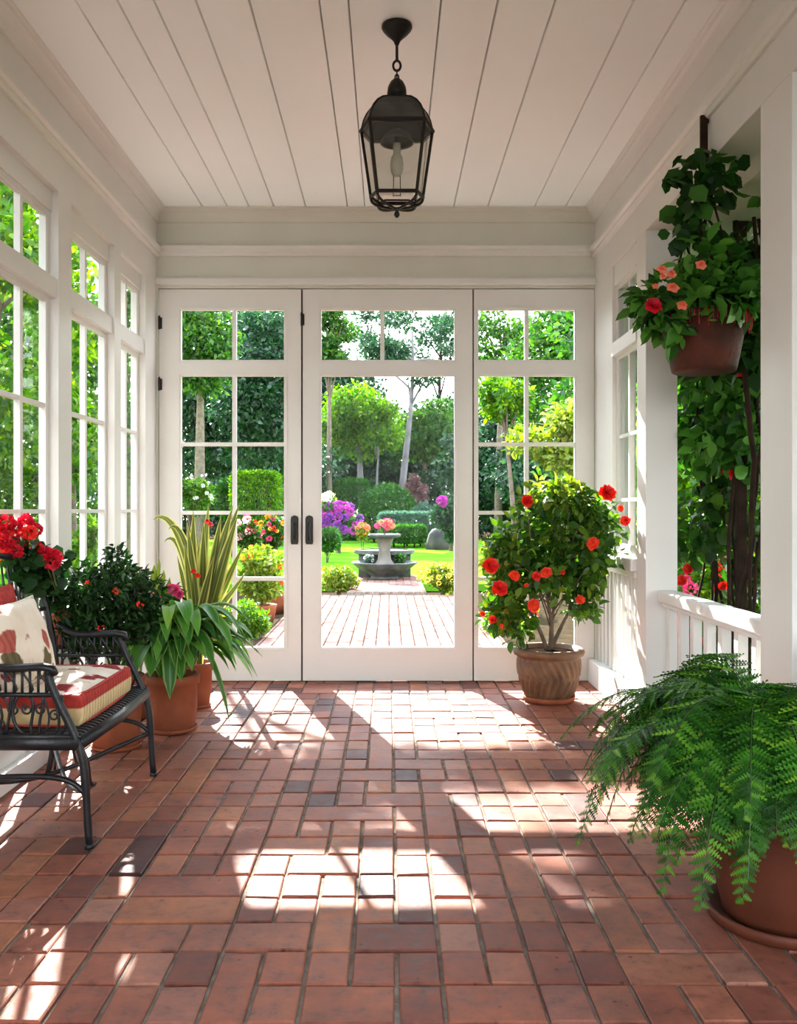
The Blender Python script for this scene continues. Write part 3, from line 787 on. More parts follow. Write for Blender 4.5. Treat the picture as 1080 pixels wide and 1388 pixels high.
# ================================================================== BENCH
BY0, BY1 = 2.80, 3.56
FX = -.945
def bench():
    r = thing('garden_bench', 'black wrought iron bench with scrollwork arms and curved legs', 'bench', (-1.15,3.18,0))
    I = M['iron']
    def side(y, sg, far):
        m_ = MB()
        m_.tube(bez((FX-.11,y,.545),(FX-.10,y,.48),(FX-.045,y,.40),(FX-.02,y,.33),10)+bez((FX-.02,y,.33),(FX+.012,y,.27),(FX+.005,y,.14),(FX+.018,y-sg*.0,.012),12)[1:], [.0125]*11+[.0135]*6+[.012]*6, 10)
        m_.tube([(FX+.018,y,.014),(FX+.018,y,0)], [.013,.015], 10)
        m_.build('leg', I, r, smooth=True)
        m_ = MB()
        m_.tube(bez((FX-.375,y,.33),(FX-.385,y,.22),(FX-.36,y,.12),(FX-.40,y,.0),12), .0115, 10)
        m_.build('leg', I, r, smooth=True)
        # arm
        m_ = MB()
        pts = [(FX-.085,y,.535),(FX-.095,y,.555),(FX-.13,y,.562)]+bez((FX-.13,y,.562),(FX-.24,y,.556),(FX-.30,y,.545),(FX-.36,y,.60),10)[1:]
        m_.tube(pts, [.012,.016]+[.016]*(len(pts)-2), 10, flat=.8)
        m_.build('armrest', I, r, smooth=True)
        # scrollwork panel
        m_ = MB(); R = random.Random(3)
        m_.tube([(FX-.085,y,.475),(FX-.385,y,.475)], .0075, 8)
        m_.tube([(FX-.02,y,.345),(FX-.39,y,.345)], .011, 8)
        for k in range(11):
            x = FX-.115-k*.025
            m_.tube([(x,y,.475),(x+R.uniform(-.004,.004),y,.553)], .0042, 6)
            if k % 2 == 0: m_.tube(bez((x,y,.48),(x+.03,y,.50),(x-.03,y,.53),(x-.02,y,.55),6), .0035, 6)
        for k in range(13):
            x = FX-.07-k*.024
            m_.tube(bez((x+R.uniform(-.01,.01),y,.35),(x+R.uniform(-.05,.05),y,.39),(x+R.uniform(-.05,.05),y,.43),(x+R.uniform(-.02,.02),y,.475),8), R.uniform(.0032,.005), 6)
        for k in range(7):
            cx, cz, rr = FX-.09-k*.042, R.choice((.385,.43,.41)), R.uniform(.013,.022)
            pts = [(cx+rr*(1-t/26)*math.cos(t*.42+k), y, cz+rr*(1-t/26)*math.sin(t*.42+k)) for t in range(20)]
            m_.tube(pts, .0035, 6)
        m_.build('arm_scrollwork', I, r, smooth=True)
        m_ = MB()
        m_.tube(bez((FX+.006,y,.165),(FX-.04,y,.235),(FX-.12,y,.225),(FX-.385,y,.215),14), .009, 8)
        m_.build('stretcher', I, r, smooth=True)
    side(BY0, 1, False); side(BY1, -1, True)
    # seat frame
    m_ = MB()
    m_.tube([(FX-.01,BY0,.325),(FX+.006,(BY0+BY1)/2,.325),(FX-.01,BY1,.325)], .0165, 10, flat=1.3)
    m_.tube([(FX-.375,BY0,.325),(FX-.375,BY1,.325)], .014, 10)
    m_.tube([(FX-.01,BY0,.325),(FX-.375,BY0,.325)], .015, 10, flat=1.5); m_.tube([(FX-.01,BY1,.325),(FX-.375,BY1,.325)], .015, 10, flat=1.5)
    m_.tube([(FX-.075,BY0,.335),(FX-.075,BY1,.335)], .006, 8)
    m_.build('seat_frame', I, r, smooth=True)
    first = None; n = 24
    for k in range(n):
        y = BY0+.03+(BY1-BY0-.06)*k/(n-1)
        if first is None:
            m_ = MB(); m_.tube(bez((FX-.005,y,.335),(FX-.03,y+.012,.356),(FX-.08,y+.012,.342),(FX-.37,y,.338),10), .0085, 8, flat=.7)
            first = m_.build('seat_slat', I, r, smooth=True); y0_ = y
        else:
            c = first.copy(); COL.objects.link(c); c.parent = r; c.location = first.location+Vector((0,y-y0_,0))
    # back
    m_ = MB()
    m_.tube(bez((FX-.36,BY0,.34),(FX-.38,BY0,.5),(FX-.42,BY0,.66),(FX-.448,BY0,.80),10), .0125, 10)
    m_.tube(bez((FX-.36,BY1,.34),(FX-.36,BY1,.5),(FX-.40,BY1,.66),(FX-.44,BY1,.80),10), .0125, 10)
    m_.tube(bez((FX-.448,BY0,.80),(FX-.452,BY0+.1,.86),(FX-.452,BY0+.2,.88),(FX-.452,3.18,.885),10)+bez((FX-.452,3.18,.885),(FX-.452,BY1-.2,.88),(FX-.45,BY1-.06,.85),(FX-.44,BY1,.80),10)[1:], .0125, 10)
    m_.tube([(FX-.415,BY0,.66),(FX-.405,BY1,.66)], .008, 8)
    m_.build('back_frame', I, r, smooth=True)
    m_ = MB()
    for k in range(14):
        y = BY0+.05+k*(BY1-BY0-.1)/13
        m_.tube(bez((FX-.365,y,.345),(FX-.38,y+.03,.5),(FX-.42,y-.03,.66),(FX-.45,y,.845),10), .0045, 6)
    for k in range(8):
        cy = BY0+.08+k*.085
        pts = [(FX-.43-.0, cy+.03*(1-t/28)*math.cos(t*.42), .73+.03*(1-t/28)*math.sin(t*.42)) for t in range(20)]
        m_.tube(pts, .004, 6)
    m_.build('back_scrollwork', I, r, smooth=True)
    m_ = MB()
    m_.tube(bez((FX-.39,BY0+.03,.20),(FX-.2,BY0+.2,.12),(FX-.2,BY1-.25,.12),(FX+.0,BY1-.02,.17),14), .0085, 8)
    m_.tube(bez((FX+.0,BY0+.02,.17),(FX-.15,BY0+.2,.12),(FX-.25,BY1-.25,.12),(FX-.385,BY1-.03,.20),14), .0085, 8)
    m_.tube(bez((FX-.02,BY0+.03,.30),(FX+.0,BY0+.09,.24),(FX-.03,BY0+.10,.16),(FX-.03,BY0+.19,.14),10), .0075, 8)
    m_.build('cross_brace', I, r, smooth=True)
bench()
def cushion_mesh(lx, ly, lz, puff, n=16):
    """box cushion grid, local origin at bottom centre"""
    mb = MB(); idx = {}
    def pt(u, v, w):
        x, y = (u-.5)*lx, (v-.5)*ly
        ed = min(u,1-u,v,1-v)*2
        p = puff*(1-(1-min(1,ed*1.6))**2)
        rc = .02
        z = w*lz + (p if w > .99 else (0 if w > 0 else 0))
        s = 1.0+ .025*math.sin(PI*w)
        return (x*s, y*s, z)
    R = random.Random(9)
    def grid(fn, a, b):
        o = len(mb.v)
        for i in range(a+1):
            for j in range(b+1): mb.v.append(fn(i/a, j/b))
        for i in range(a):
            for j in range(b):
                q = o+i*(b+1)+j; mb.f.append((q,q+1,q+b+2,q+b+1))
    grid(lambda u,v: pt(u,v,1), n, n); grid(lambda u,v: pt(u,v,0), n, n)
    for s in (0,1):
        grid(lambda u,w: pt(u,s,w), n, 5); grid(lambda v,w: pt(s,v,w), n, 5)
    return mb
def weld(o, d=.0015):
    import bmesh
    bm = bmesh.new(); bm.from_mesh(o.data); bmesh.ops.remove_doubles(bm, verts=bm.verts, dist=d); bmesh.ops.recalc_face_normals(bm, faces=bm.faces)
    bm.to_mesh(o.data); bm.free(); o.data.shade_smooth()
cm = cushion_mesh(.35, .56, .100, .018)
cu = cm.build('seat_cushion', M['floral_band'], origin=(0,0,0)); weld(cu)
cu.location = (-1.165, 3.185, .350); cu.modifiers.new('b','BEVEL').width = .008
tag(cu, 'cream floral seat cushion with red border lying on the iron bench', 'cushion')
m_ = MB()
for zz in (.100, .004):
    ps = []
    for k in range(48):
        t = 2*PI*k/48; cx, cy = math.cos(t), math.sin(t)
        e_ = 7.0
        q = (abs(cx)**e_+abs(cy)**e_)**(-1/e_)
        ps.append((cx*q*.176-1.165, cy*q*.281+3.185, .350+zz))
    ps.append(ps[0]); m_.tube(ps, .0045, 6, cap=False)
pp = m_.build('piping', M['redfab'], origin=(-1.165,3.185,.35)); pp.parent = cu; pp.location = (0,0,0); pp['label'] = 'dark red piping'
def pillow(name, label, w, h, t, loc, rot, mat, fringe=None, cat='cushion'):
    mb = MB(); n = 22
    for s in (1,-1):
        o = len(mb.v)
        for i in range(n+1):
            for j in range(n+1):
                u, v = i/n*2-1, j/n*2-1
                pin = 1-.10*(1-abs(u)**2)*abs(v)**2*0-.07*(abs(v)**4)*(1-u*u)
                pin2 = 1-.07*(abs(u)**4)*(1-v*v)
                th = t*.5*(max(0,(1-u*u))*max(0,(1-v*v)))**.42
                wr = .004*math.sin(9*u+4*v)*math.cos(7*v)*(1-u*u)*(1-v*v)
                mb.v.append((u*w*.5*pin2, s*(th)+wr, v*h*.5*pin))
        for i in range(n):
            for j in range(n):
                q = o+i*(n+1)+j; mb.f.append((q,q+1,q+n+2,q+n+1))
    o = mb.build(name, mat, origin=(0,0,0)); weld(o, .0008)
    o.location = loc; o.rotation_euler = rot
    tag(o, label, cat)
    if fringe:
        m_ = MB(); R = random.Random(2); pts = []
        per = [(-1+2*k/30,1) for k in range(30)]+[(1,1-2*k/30) for k in range(30)]+[(1-2*k/30,-1) for k in range(30)]+[(-1,-1+2*k/30) for k in range(31)]
        m_.tube([(u*w*.5*(1-.07*(abs(u)**4)*(1-v*v)),0,v*h*.5*(1-.07*(abs(v)**4)*(1-u*u))) for u,v in per], .004, 6, cap=False)
        c = m_.build('piping', fringe, origin=(0,0,0)); c.parent = o
    return o
# the pillow leans back against the bench back, face toward +X
pillow('throw_pillow', 'cream pillow with red and olive flower print leaning on bench back', .42, .29, .11, (-1.235, 3.03, .600), (math.radians(17),0,math.radians(-90)), M['floral'], M['floral'])
pr_ = pillow('throw_pillow', 'red textured pillow showing only above the flower print pillow', .42, .30, .05, (-1.325, 3.06, .640), (math.radians(13),0,math.radians(-90)), M['redfab'])
# ================================================================== POTTED PLANTS
POT = [None]
def pot(r, c, prof, mat, saucer=None, smat=None, wob=None, seg=56, soil=True, name='pot'):
    m_ = MB(); m_.lathe(prof, c, seg, wob=wob)
    o = m_.build(name, mat, r, smooth=True)
    if saucer:
        rs, h = saucer
        m_ = MB(); m_.lathe([(rs*.86,0),(rs*.97,.004),(rs,h*.5),(rs*1.02,h),(rs*.96,h),(rs*.93,h*.4),(rs*.5,h*.35),(.001,h*.35)], c, 56)
        m_.build('saucer', smat or mat, o, smooth=True)
    r['_p'] = 1; POT[0] = o
    return o
def std_pot(rb, rt, h, rim=.035, z0=0.0, lip=.012):
    return [(rb*.94,z0),(rb,z0+.006),(rb+(rt-rb)*.5,z0+(h-rim)*.5),(rt-lip,z0+h-rim),(rt,z0+h-rim+.004),(rt+.003,z0+h-.008),(rt-.002,z0+h),(rt-lip-.004,z0+h),(rt-lip-.01,z0+h-.03),(rt-lip-.012,z0+h-.035),(.001,z0+h-.035)]
def soil_disc(r, c, rad, z):
    m_ = MB(); m_.lathe([(rad,z-.02),(rad,z),(rad*.6,z+.008),(.001,z+.012)], c, 32); m_.build('soil', M['soil'], POT[0] or r)
# --- big fern bottom right
FC = (1.012, 2.32, 0)
r = thing('potted_fern', 'large arching green fern in a big terracotta pot on saucer', 'potted plant', FC)
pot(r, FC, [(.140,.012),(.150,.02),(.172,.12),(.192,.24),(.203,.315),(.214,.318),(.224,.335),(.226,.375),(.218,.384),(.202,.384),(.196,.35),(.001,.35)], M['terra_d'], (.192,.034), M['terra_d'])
soil_disc(r, FC, .197, .356)
def fern(r, c, z0, n, seed, Lr=(.42,.62), pref=None, avoid=None):
    R = random.Random(seed); V_, D_, N_, L_, W_ = [], [], [], [], []
    st = MB()
    # toothed pinna template
    tv = []; k = 6
    left = []; right = []
    for i in range(k):
        y = .04+i*(.92/k); w = .5*(1-(i/k)**1.6)+.03
        right += [(w*1.0,y+.10,.02),(w*.55,y+.13,.03)]; left += [(-w*1.0,y+.10,.02),(-w*.55,y+.13,.03)]
    vs = [(0,0,0)]; fs = []
    mids = [(0,.04+i*(.92/k),.0) for i in range(k+1)]
    vs = list(mids)
    for i in range(k):
        a, b = i, i+1
        w = .5*(1-(i/k)**1.7)+.05; y = mids[i][1]
        o = len(vs); vs += [(w,y+.13,.04),(w*.45,y+.15,.02),(-w,y+.13,.04),(-w*.45,y+.15,.02)]
        fs += [(a,o,o+1,b),(a,b,o+3,o+2)]
    tpl = (np.array(vs,float), fs)
    for f in range(n):
        az = pref(f, R) if pref else R.uniform(0,2*PI)
        L = R.uniform(*Lr); up = R.uniform(.35,1.9)
        dx, dy = math.cos(az), math.sin(az)
        if avoid:
            L = avoid(az, L)
        p0 = Vector((c[0]+dx*.05+R.uniform(-.06,.06), c[1]+dy*.05+R.uniform(-.06,.06), z0))
        rise = L*(.30+.45*up*.6); 
        p1 = p0+Vector((dx*L*.22,dy*L*.22,rise*.95)); p2 = p0+Vector((dx*L*.72,dy*L*.72,rise*1.0)); p3 = p0+Vector((dx*L*1.0,dy*L*1.0,-L*R.uniform(.0,.50)+rise*.25))
        sway = Vector((-dy,dx,0))*R.uniform(-.08,.08)
        pts = bez(p0,p1,p2+sway,p3+sway*1.6,58)
        st.tube(pts[::3], .0013, 4, cap=False)
        roll = R.uniform(-.5,.5)
        for i in range(3,58):
            s = i/58; t = (pts[min(i+1,58)]-pts[i-1]).normalized()
            sd = t.cross(Vector((0,0,1))); 
            if sd.length < .05: sd = Vector((-dy,dx,0))
            sd.normalize(); upv = sd.cross(t).normalized()
            pl = .084*(math.sin(PI*min(1,s*.9+.1))**.7)*(L/.5)**.6*R.uniform(.7,1.12)+.008
            for sg in (-1,1):
                d = sd*sg*(1)+t*R.uniform(.3,.6)+upv*(R.uniform(-.32,.08)+sg*roll*.3)-Vector((0,0,.1))
                V_.append(pts[i]+t*(.004*sg)); D_.append(d); N_.append(upv+Vector((R.uniform(-.25,.25),R.uniform(-.25,.25),0))); L_.append(pl); W_.append(.0175*R.uniform(.85,1.15))
    A = lambda q: np.array([tuple(v) for v in q], float)
    V, Fc = instance(tpl, A(V_), A(D_), A(N_), np.array(L_), np.array(W_))
    leafobj('frond_leaves', [(V,Fc)], M['l_fern'], r)
    st.build('frond_stem', M['stem_g'], r, fix=False)
def fern_az(f, R):
    return R.uniform(math.radians(70), math.radians(310)) if f % 4 else R.uniform(0,2*PI)
def fern_av(az, L):
    cx = math.cos(az)
    return L if cx < .15 else min(L, .34)
fern(r, FC, .36, 150, 4, (.30,.50), fern_az, fern_av)
# --- carved pot with red-flowered shrub
SC = (.876, 4.96, 0)
r = thing('potted_hibiscus', 'red-flowered leafy shrub in a carved brown pot by right corner', 'potted plant', SC)
def carve(th, z):
    if z < .035 or z > .235: return 0
    w = 1 if z < .125 else (1 if z > .145 else -.6)
    lean = 30*z if z > .135 else -22*z+3
    return .005*w*max(-1,min(1,1.6*math.sin(th*26+lean*2.2)))
prof = [(.118,.018),(.126,.03),(.134,.045)]
for k in range(24):
    z = .05+k*.0082; prof.append((.137+.034*math.sin((z-.05)/.19*PI*.62), z))
prof += [(.168,.243),(.176,.248),(.190,.256),(.195,.272),(.190,.288),(.176,.294),(.160,.290),(.154,.265),(.001,.262)]
pot(r, SC, prof, M['carved'], (.140,.032), M['terra'], wob=carve, seg=260)
soil_disc(r, SC, .152, .268)
m_ = MB(); R = random.Random(21)
crown_c = Vector((.93, 4.90, .80))
tips = []
tr = [((.0,.0,.27),(.02,0,.36),(.0,0,.42),(.03,-.02,.52)),((.01,.0,.27),(.05,0,.38),(.12,0,.5),(.16,-.03,.62)),((-.01,0,.27),(-.03,0,.36),(-.09,0,.48),(-.18,-.02,.6)),((.0,.01,.27),(.03,.05,.4),(.05,.1,.5),(.04,.12,.66)),((0,-.01,.27),(.03,-.05,.4),(-.02,-.1,.5),(-.04,-.16,.62))]
for a,b,c,d in tr:
    o_ = Vector((SC[0],SC[1],0)); pts = bez(o_+Vector(a),o_+Vector(b),o_+Vector(c),o_+Vector(d),12)
    m_.tube(pts, [.013-.006*i/12 for i in range(13)], 7)
    for q in range(6):
        s0 = pts[6+q]; e_ = crown_c+Vector((R.uniform(-.34,.34),R.uniform(-.26,.26),R.uniform(-.25,.3)))
        m_.tube(bez(s0, s0.lerp(e_,.3)+Vector((0,0,.04)), s0.lerp(e_,.7)+Vector((0,0,.05)), e_, 8), [.005-.003*i/8 for i in range(9)], 5); tips.append(e_)
m_.build('stem', M['bark'], r, smooth=True)
bl = [((.74,4.90,.86),(.20,.20,.20)),((.95,4.88,.97),(.24,.24,.19)),((1.10,4.80,.88),(.15,.20,.20)),((.85,4.84,.74),(.27,.24,.17)),((1.06,4.86,.72),(.13,.2,.14)),
      ((.66,4.90,.62),(.14,.16,.13)),((.60,4.93,.47),(.10,.12,.10)),((.72,4.92,.42),(.09,.1,.12)),((1.03,4.84,.55),(.10,.12,.10)),((.90,4.84,1.09),(.20,.2,.11)),((1.08,4.82,1.05),(.11,.16,.10)),((.61,4.9,.80),(.10,.12,.12))]
cl = cloud(bl, 3300, .052, T_LEAF, .62, .25, .25, .5, .8)
leafobj('foliage', [cl], M['l_rose'], r)
cl = cloud([((.90,4.86,1.12),(.20,.18,.09)),((.62,4.9,.78),(.10,.12,.12)),((.62,4.9,.5),(.09,.1,.1))], 380, .05, T_LEAF, .66, .5, .0, .6, .8)
o = leafobj('young_foliage', [cl], M['l_lime'], r); o['label'] = 'yellow-green young leaves at the top and left'
fm = flower_mesh('hibiscus_flower', M['f_red'], .042, 4, 7, .75, .45)
fms = flower_mesh('hibiscus_flower', M['f_scarlet'], .038, 3, 6, .6, .4)
for px, py, Y, s, mm in [(714,679,4.72,.9,fm),(822,669,4.62,1.25,fm),(847,706,4.62,.7,fm),(803,737,4.60,1.0,fms),(665,767,4.70,1.15,fm),(697,780,4.62,.85,fms),(677,798,4.70,1.15,fm),(740,776,4.56,.85,fms),(727,781,4.58,.65,fm),(723,821,4.60,1.0,fms),(786,813,4.66,.75,fms),(668,840,4.78,.6,fm),(680,849,4.76,.4,fms),(654,832,4.8,.45,fms),(841,689,4.64,.5,fms),(762,775,4.6,.4,fm),(713,793,4.6,.35,fms)]:
    p = P(px,py,Y); put('hibiscus_flower', mm, r, p, (random.uniform(-.4,.4),-1,random.uniform(0,.6)), s)
# --- arching green plant in terracotta pot
GC = (-1.03, 4.30, 0)
r = thing('potted_plant', 'glossy arching broad-leaved plant in a round terracotta pot', 'potted plant', GC)
pot(r, GC, std_pot(.105,.128,.27,.05), M['terra'], (.118,.022), M['terra'])
soil_disc(r, GC, .108, .24)
mb = MB(); uvs = []; R = random.Random(12)
for k in range(105):
    az = R.uniform(0,2*PI) if k % 2 else R.uniform(-2.6,.2)
    L = R.uniform(.26,.44); up = R.uniform(.45,1.75)
    dx, dy = math.cos(az), math.sin(az)
    if dx < -.3: L *= .8
    p0 = Vector((GC[0]+R.uniform(-.05,.05), GC[1]+R.uniform(-.05,.05), .25))
    rise = L*min(1.0,.35+.5*up)
    pts = bez(p0, p0+Vector((dx*L*.12,dy*L*.12,rise*.8)), p0+Vector((dx*L*.6,dy*L*.6,rise*1.1)), p0+Vector((dx*L*(1.05-.3*up*.4),dy*L*(1.05-.3*up*.4),rise*.72-L*R.uniform(.1,.55)*(1.3-up*.6))), 14)
    strap(mb, pts, R.uniform(.052,.085), .35, 2, uvs, None, lambda s: (.18+.9*math.sin(PI*min(1,s*.92+.0))**.75)*(1 if s < .9 else (1-s)*10+.02))
for k in range(34):
    az = R.uniform(0,2*PI); L = R.uniform(.10,.26); dx, dy = math.cos(az), math.sin(az); h = R.uniform(.20,.36)
    p0 = Vector((GC[0]+R.uniform(-.04,.04), GC[1]+R.uniform(-.04,.04), .25))
    strap(mb, bez(p0, p0+Vector((dx*L*.1,dy*L*.1,h*.6)), p0+Vector((dx*L*.6,dy*L*.6,h*1.05)), p0+Vector((dx*L*1.1,dy*L*1.1,h*R.uniform(.7,1.0))), 12), R.uniform(.045,.07), .45, 2, uvs, None, lambda s: (.18+.9*math.sin(PI*min(1,s*.92))**.75)*(1 if s < .9 else (1-s)*10+.02))
# the long leaf drooping to the floor on the right, and front leaves
for a in [((.03,-.02,.27),(.10,-.04,.50),(.20,-.08,.45),(.293,-.10,.04),.05),((.0,-.05,.25),(.02,-.12,.48),(.05,-.26,.46),(.055,-.27,.20),.07),((-.02,-.05,.25),(-.06,-.12,.5),(-.12,-.24,.45),(-.15,-.26,.13),.06),((.05,-.0,.25),(.14,-.05,.5),(.3,-.1,.45),(.40,-.12,.27),.05),((.03,.02,.25),(.1,.0,.55),(.26,-.05,.5),(.36,-.1,.36),.05)]:
    pts = bez(*[Vector((GC[0]+q[0],GC[1]+q[1],q[2])) for q in a[:4]], 16)
    strap(mb, pts, a[4], .35, 2, uvs, None, lambda s: (.18+.9*math.sin(PI*min(1,s*.92))**.7)*(1 if s < .9 else (1-s)*10+.02))
strapobj('foliage', mb, uvs, M['l_strap'], r)
# --- variegated upright plant
VC = (-1.04, 4.80, 0)
r = thing('potted_snake_plant', 'tall variegated sword-leaved plant in pot before left garden door', 'potted plant', VC)
pot(r, VC, std_pot(.085,.112,.24,.045), M['terra'], (.095,.02), M['terra'])
soil_disc(r, VC, .092, .21)
mb = MB(); uvs = []
tipsv = [(253,712,.0,.05),(262,698,0,.055),(283,690,0,.06),(300,705,.0,.06),(316,692,0,.075),(325,688,0,.07),(322,705,-.02,.07),(308,740,0,.05),(297,720,.02,.05),(270,735,0,.05),(240,760,.05,.04),(207,712,.05,.055),(228,725,.05,.045),(222,742,.03,.04),(335,780,-.05,.04),(330,745,-.03,.05),(290,760,0,.045),(276,715,0,.05),(310,715,0,.06),(250,745,0,.05)]
R = random.Random(8)
for i, (px, py, dy, w) in enumerate(tipsv):
    Yt = 4.72+dy+R.uniform(-.08,.08)
    tip = P(px, py-7, Yt)
    b0 = Vector((VC[0]+R.uniform(-.04,.05), VC[1]+R.uniform(-.04,.04), .21))
    lx = tip.x-b0.x
    if px < 235: c1 = b0+Vector((lx*.15+.05,0,.38)); c2 = Vector((tip.x*.45+b0.x*.55, Yt, tip.z+.12))
    else: c1 = b0+Vector((lx*.30,0,.3)); c2 = b0+Vector((lx*.62, (Yt-b0.y)*.6, (tip.z-.21)*.68))
    pts = bez(b0,c1,c2,tip,16)
    strap(mb, pts, w, .25, 3, uvs, Vector((R.uniform(-.5,.5),1,0)), lambda s: min(1,.45+s*1.3)*(1 if s < .55 else max(.02,1-((s-.55)/.45)**1.8)))
strapobj('foliage', mb, uvs, M['l_snake'], r)
m_ = flower_mesh('bract_flower', M['f_red'], .022, 2, 5, 1.1)
for px, py in ((281,708),(285,712),(262,775),(268,781)): put('flower', m_, r, P(px,py,4.66), (0,-.5,1), .9)
# --- pink flowering small plant
KC = (-1.26, 4.58, 0)
r = thing('potted_flower', 'small pink-flowered plant with lime leaves between the left pots', 'potted plant', KC)
pot(r, KC, std_pot(.075,.098,.20,.04), M['terra'])
soil_disc(r, KC, .08, .175)
m_ = MB()
for q in range(9):
    e_ = P(R.uniform(200,245), R.uniform(795,830), 4.5)
    s0 = Vector((KC[0],KC[1],.18)); m_.tube(bez(s0, s0+Vector((0,0,.2)), e_-Vector((0,0,.1)), e_, 8), .004, 5)
m_.build('stem', M['stem'], r)
leafobj('foliage', [cloud([((-1.13,4.52,.54),(.11,.09,.12)),((-1.22,4.52,.46),(.08,.1,.13)),((-1.08,4.5,.62),(.05,.05,.05))], 420, .05, T_LEAF, .5, .2, .2)], M['l_mid'], r)
mb = MB(); uvs = []
for px, py, w in ((209,765,.05),(222,772,.045),(200,782,.04),(216,757,.03),(230,782,.04),(213,790,.05)):
    b0 = Vector((-1.20,4.52,.45)); tip = P(px,py,4.48)
    strap(mb, bez(b0, b0+Vector((0,0,.12)), tip-Vector((0,0,.10)), tip, 10), w, .3, 2, uvs, Vector((0,1,0)))
o = strapobj('young_foliage', mb, uvs, M['l_lime'], r); o['label'] = 'upright lime yellow leaves'
fk = flower_mesh('pink_flower', M['f_pink'], .030, 4, 8, .9, .4)
for px, py, s in ((237,800,1.1),(243,806,.8),(232,797,.8)): put('flower', fk, r, P(px,py,4.36), (0,-1,.5), s)
fr_ = flower_mesh('rust_flower', M['f_coral'], .024, 3, 7, .8, .4)
for px, py, s in ((211,806,.9),(217,812,.8)): put('flower', fr_, r, P(px,py,4.4), (0,-1,.5), s)
# --- dark bushy plant behind bench
DC = (-1.20, 3.98, 0)
r = thing('potted_bush', 'dark green bushy plant in a pot behind the iron bench', 'potted plant', DC)
pot(r, DC, std_pot(.095,.122,.32,.05), M['terra'], (.105,.02), M['terra'])
soil_disc(r, DC, .10, .29)
m_ = MB(); R = random.Random(31)
for q in range(22):
    s0 = Vector((DC[0],DC[1],.29)); e_ = Vector((-1.18+R.uniform(-.16,.16), 3.92+R.uniform(-.2,.2), .62+R.uniform(-.12,.2)))
    m_.tube(bez(s0, s0+Vector((0,0,.15)), s0.lerp(e_,.6)+Vector((0,0,.1)), e_, 8), [.006-.004*i/8 for i in range(9)], 5)
m_.build('stem', M['bark_dark'], r)
bl = [((-1.20,3.94,.67),(.18,.22,.13)),((-1.10,3.98,.66),(.13,.18,.12)),((-1.27,3.76,.60),(.12,.16,.13)),((-1.15,3.88,.76),(.12,.15,.08)),((-1.30,3.84,.74),(.08,.13,.09)),((-1.09,3.95,.56),(.10,.12,.10)),((-1.2,3.85,.52),(.12,.15,.10)),((-1.16,3.85,.85),(.05,.05,.05)),((-1.27,3.62,.60),(.08,.07,.11)),((-1.24,3.66,.70),(.08,.08,.08)),((-1.22,3.66,.5),(.08,.06,.08))]
leafobj('foliage', [cloud(bl, 4600, .034, T_LEAF, .42, .2, .1, .6, .6)], M['l_dark'], r)
fd = ball_mesh('dull_red_flower', M['f_red'], .018, 24)
for px, py in ((157,801),(120,792),(190,820),(137,851),(96,830)): put('flower', fd, r, P(px,py,3.66), (0,-1,0), .8)
# --- red geranium on the window sill
GE = (-1.335, 3.68, .50)
r = thing('potted_geranium', 'bright red flowering plant beside the left window above bench back', 'potted plant', GE)
pot(r, GE, std_pot(.045,.064,.14,.025), M['terra'])
soil_disc(r, GE, .05, GE[2]*0+.115)
st_ = thing('plant_stand', 'slim black iron stand carrying the red flowering pot', 'plant stand', (GE[0],GE[1],0))
m_ = MB(); m_.lathe([(.066,.488),(.070,.494),(.066,.50),(.001,.50)], (GE[0],GE[1],0), 24); m_.build('top', M['iron'], st_)
for k in range(3):
    th = 2*PI*k/3+.5; m_ = MB(); m_.tube(bez((GE[0]+.05*math.cos(th),GE[1]+.05*math.sin(th),.49),(GE[0]+.02*math.cos(th),GE[1]+.02*math.sin(th),.3),(GE[0]+.03*math.cos(th),GE[1]+.03*math.sin(th),.1),(GE[0]+.065*math.cos(th),GE[1]+.065*math.sin(th),0),10), .006, 6); m_.build('leg', M['iron'], st_, smooth=True)
m_ = MB()
heads = [(22,715,3.45),(36,703,3.5),(48,718,3.45),(8,722,3.4),(30,732,3.4),(62,752,3.42),(50,742,3.45),(12,738,3.35),(-8,712,3.4),(40,722,3.4),(70,758,3.42),(22,748,3.35),(0,745,3.35),(35,710,3.45),(-12,735,3.35)]
for px, py, Y in heads:
    e_ = P(px,py,Y); e_.x = max(e_.x, -1.44); s0 = Vector((GE[0]+.0,GE[1],GE[2]+.12))
    m_.tube(bez(s0, s0+Vector((0,0,.1)), e_-Vector((0,0,.08)), e_, 8), .003, 5)
m_.build('stem', M['stem'], r)
leafobj('foliage', [cloud([((-1.36,3.50,.80),(.07,.16,.07)),((-1.36,3.42,.87),(.06,.12,.05)),((-1.34,3.62,.72),(.05,.08,.07)),((-1.29,3.52,.85),(.04,.06,.03))], 420, .042, T_ROUND, .9, .2, .1, .6, .8)], M['l_dark'], r)
fg = ball_mesh('geranium_head', M['f_crim'], .034, 60, .75); fg2 = ball_mesh('geranium_head', M['f_red'], .032, 50, .8)
for i, (px, py, Y) in enumerate(heads):
    e_ = P(px,py,Y); e_.x = max(e_.x, -1.44); put('flower', fg if i % 3 else fg2, r, e_, (.5,-1,.5), random.uniform(.5,.95))
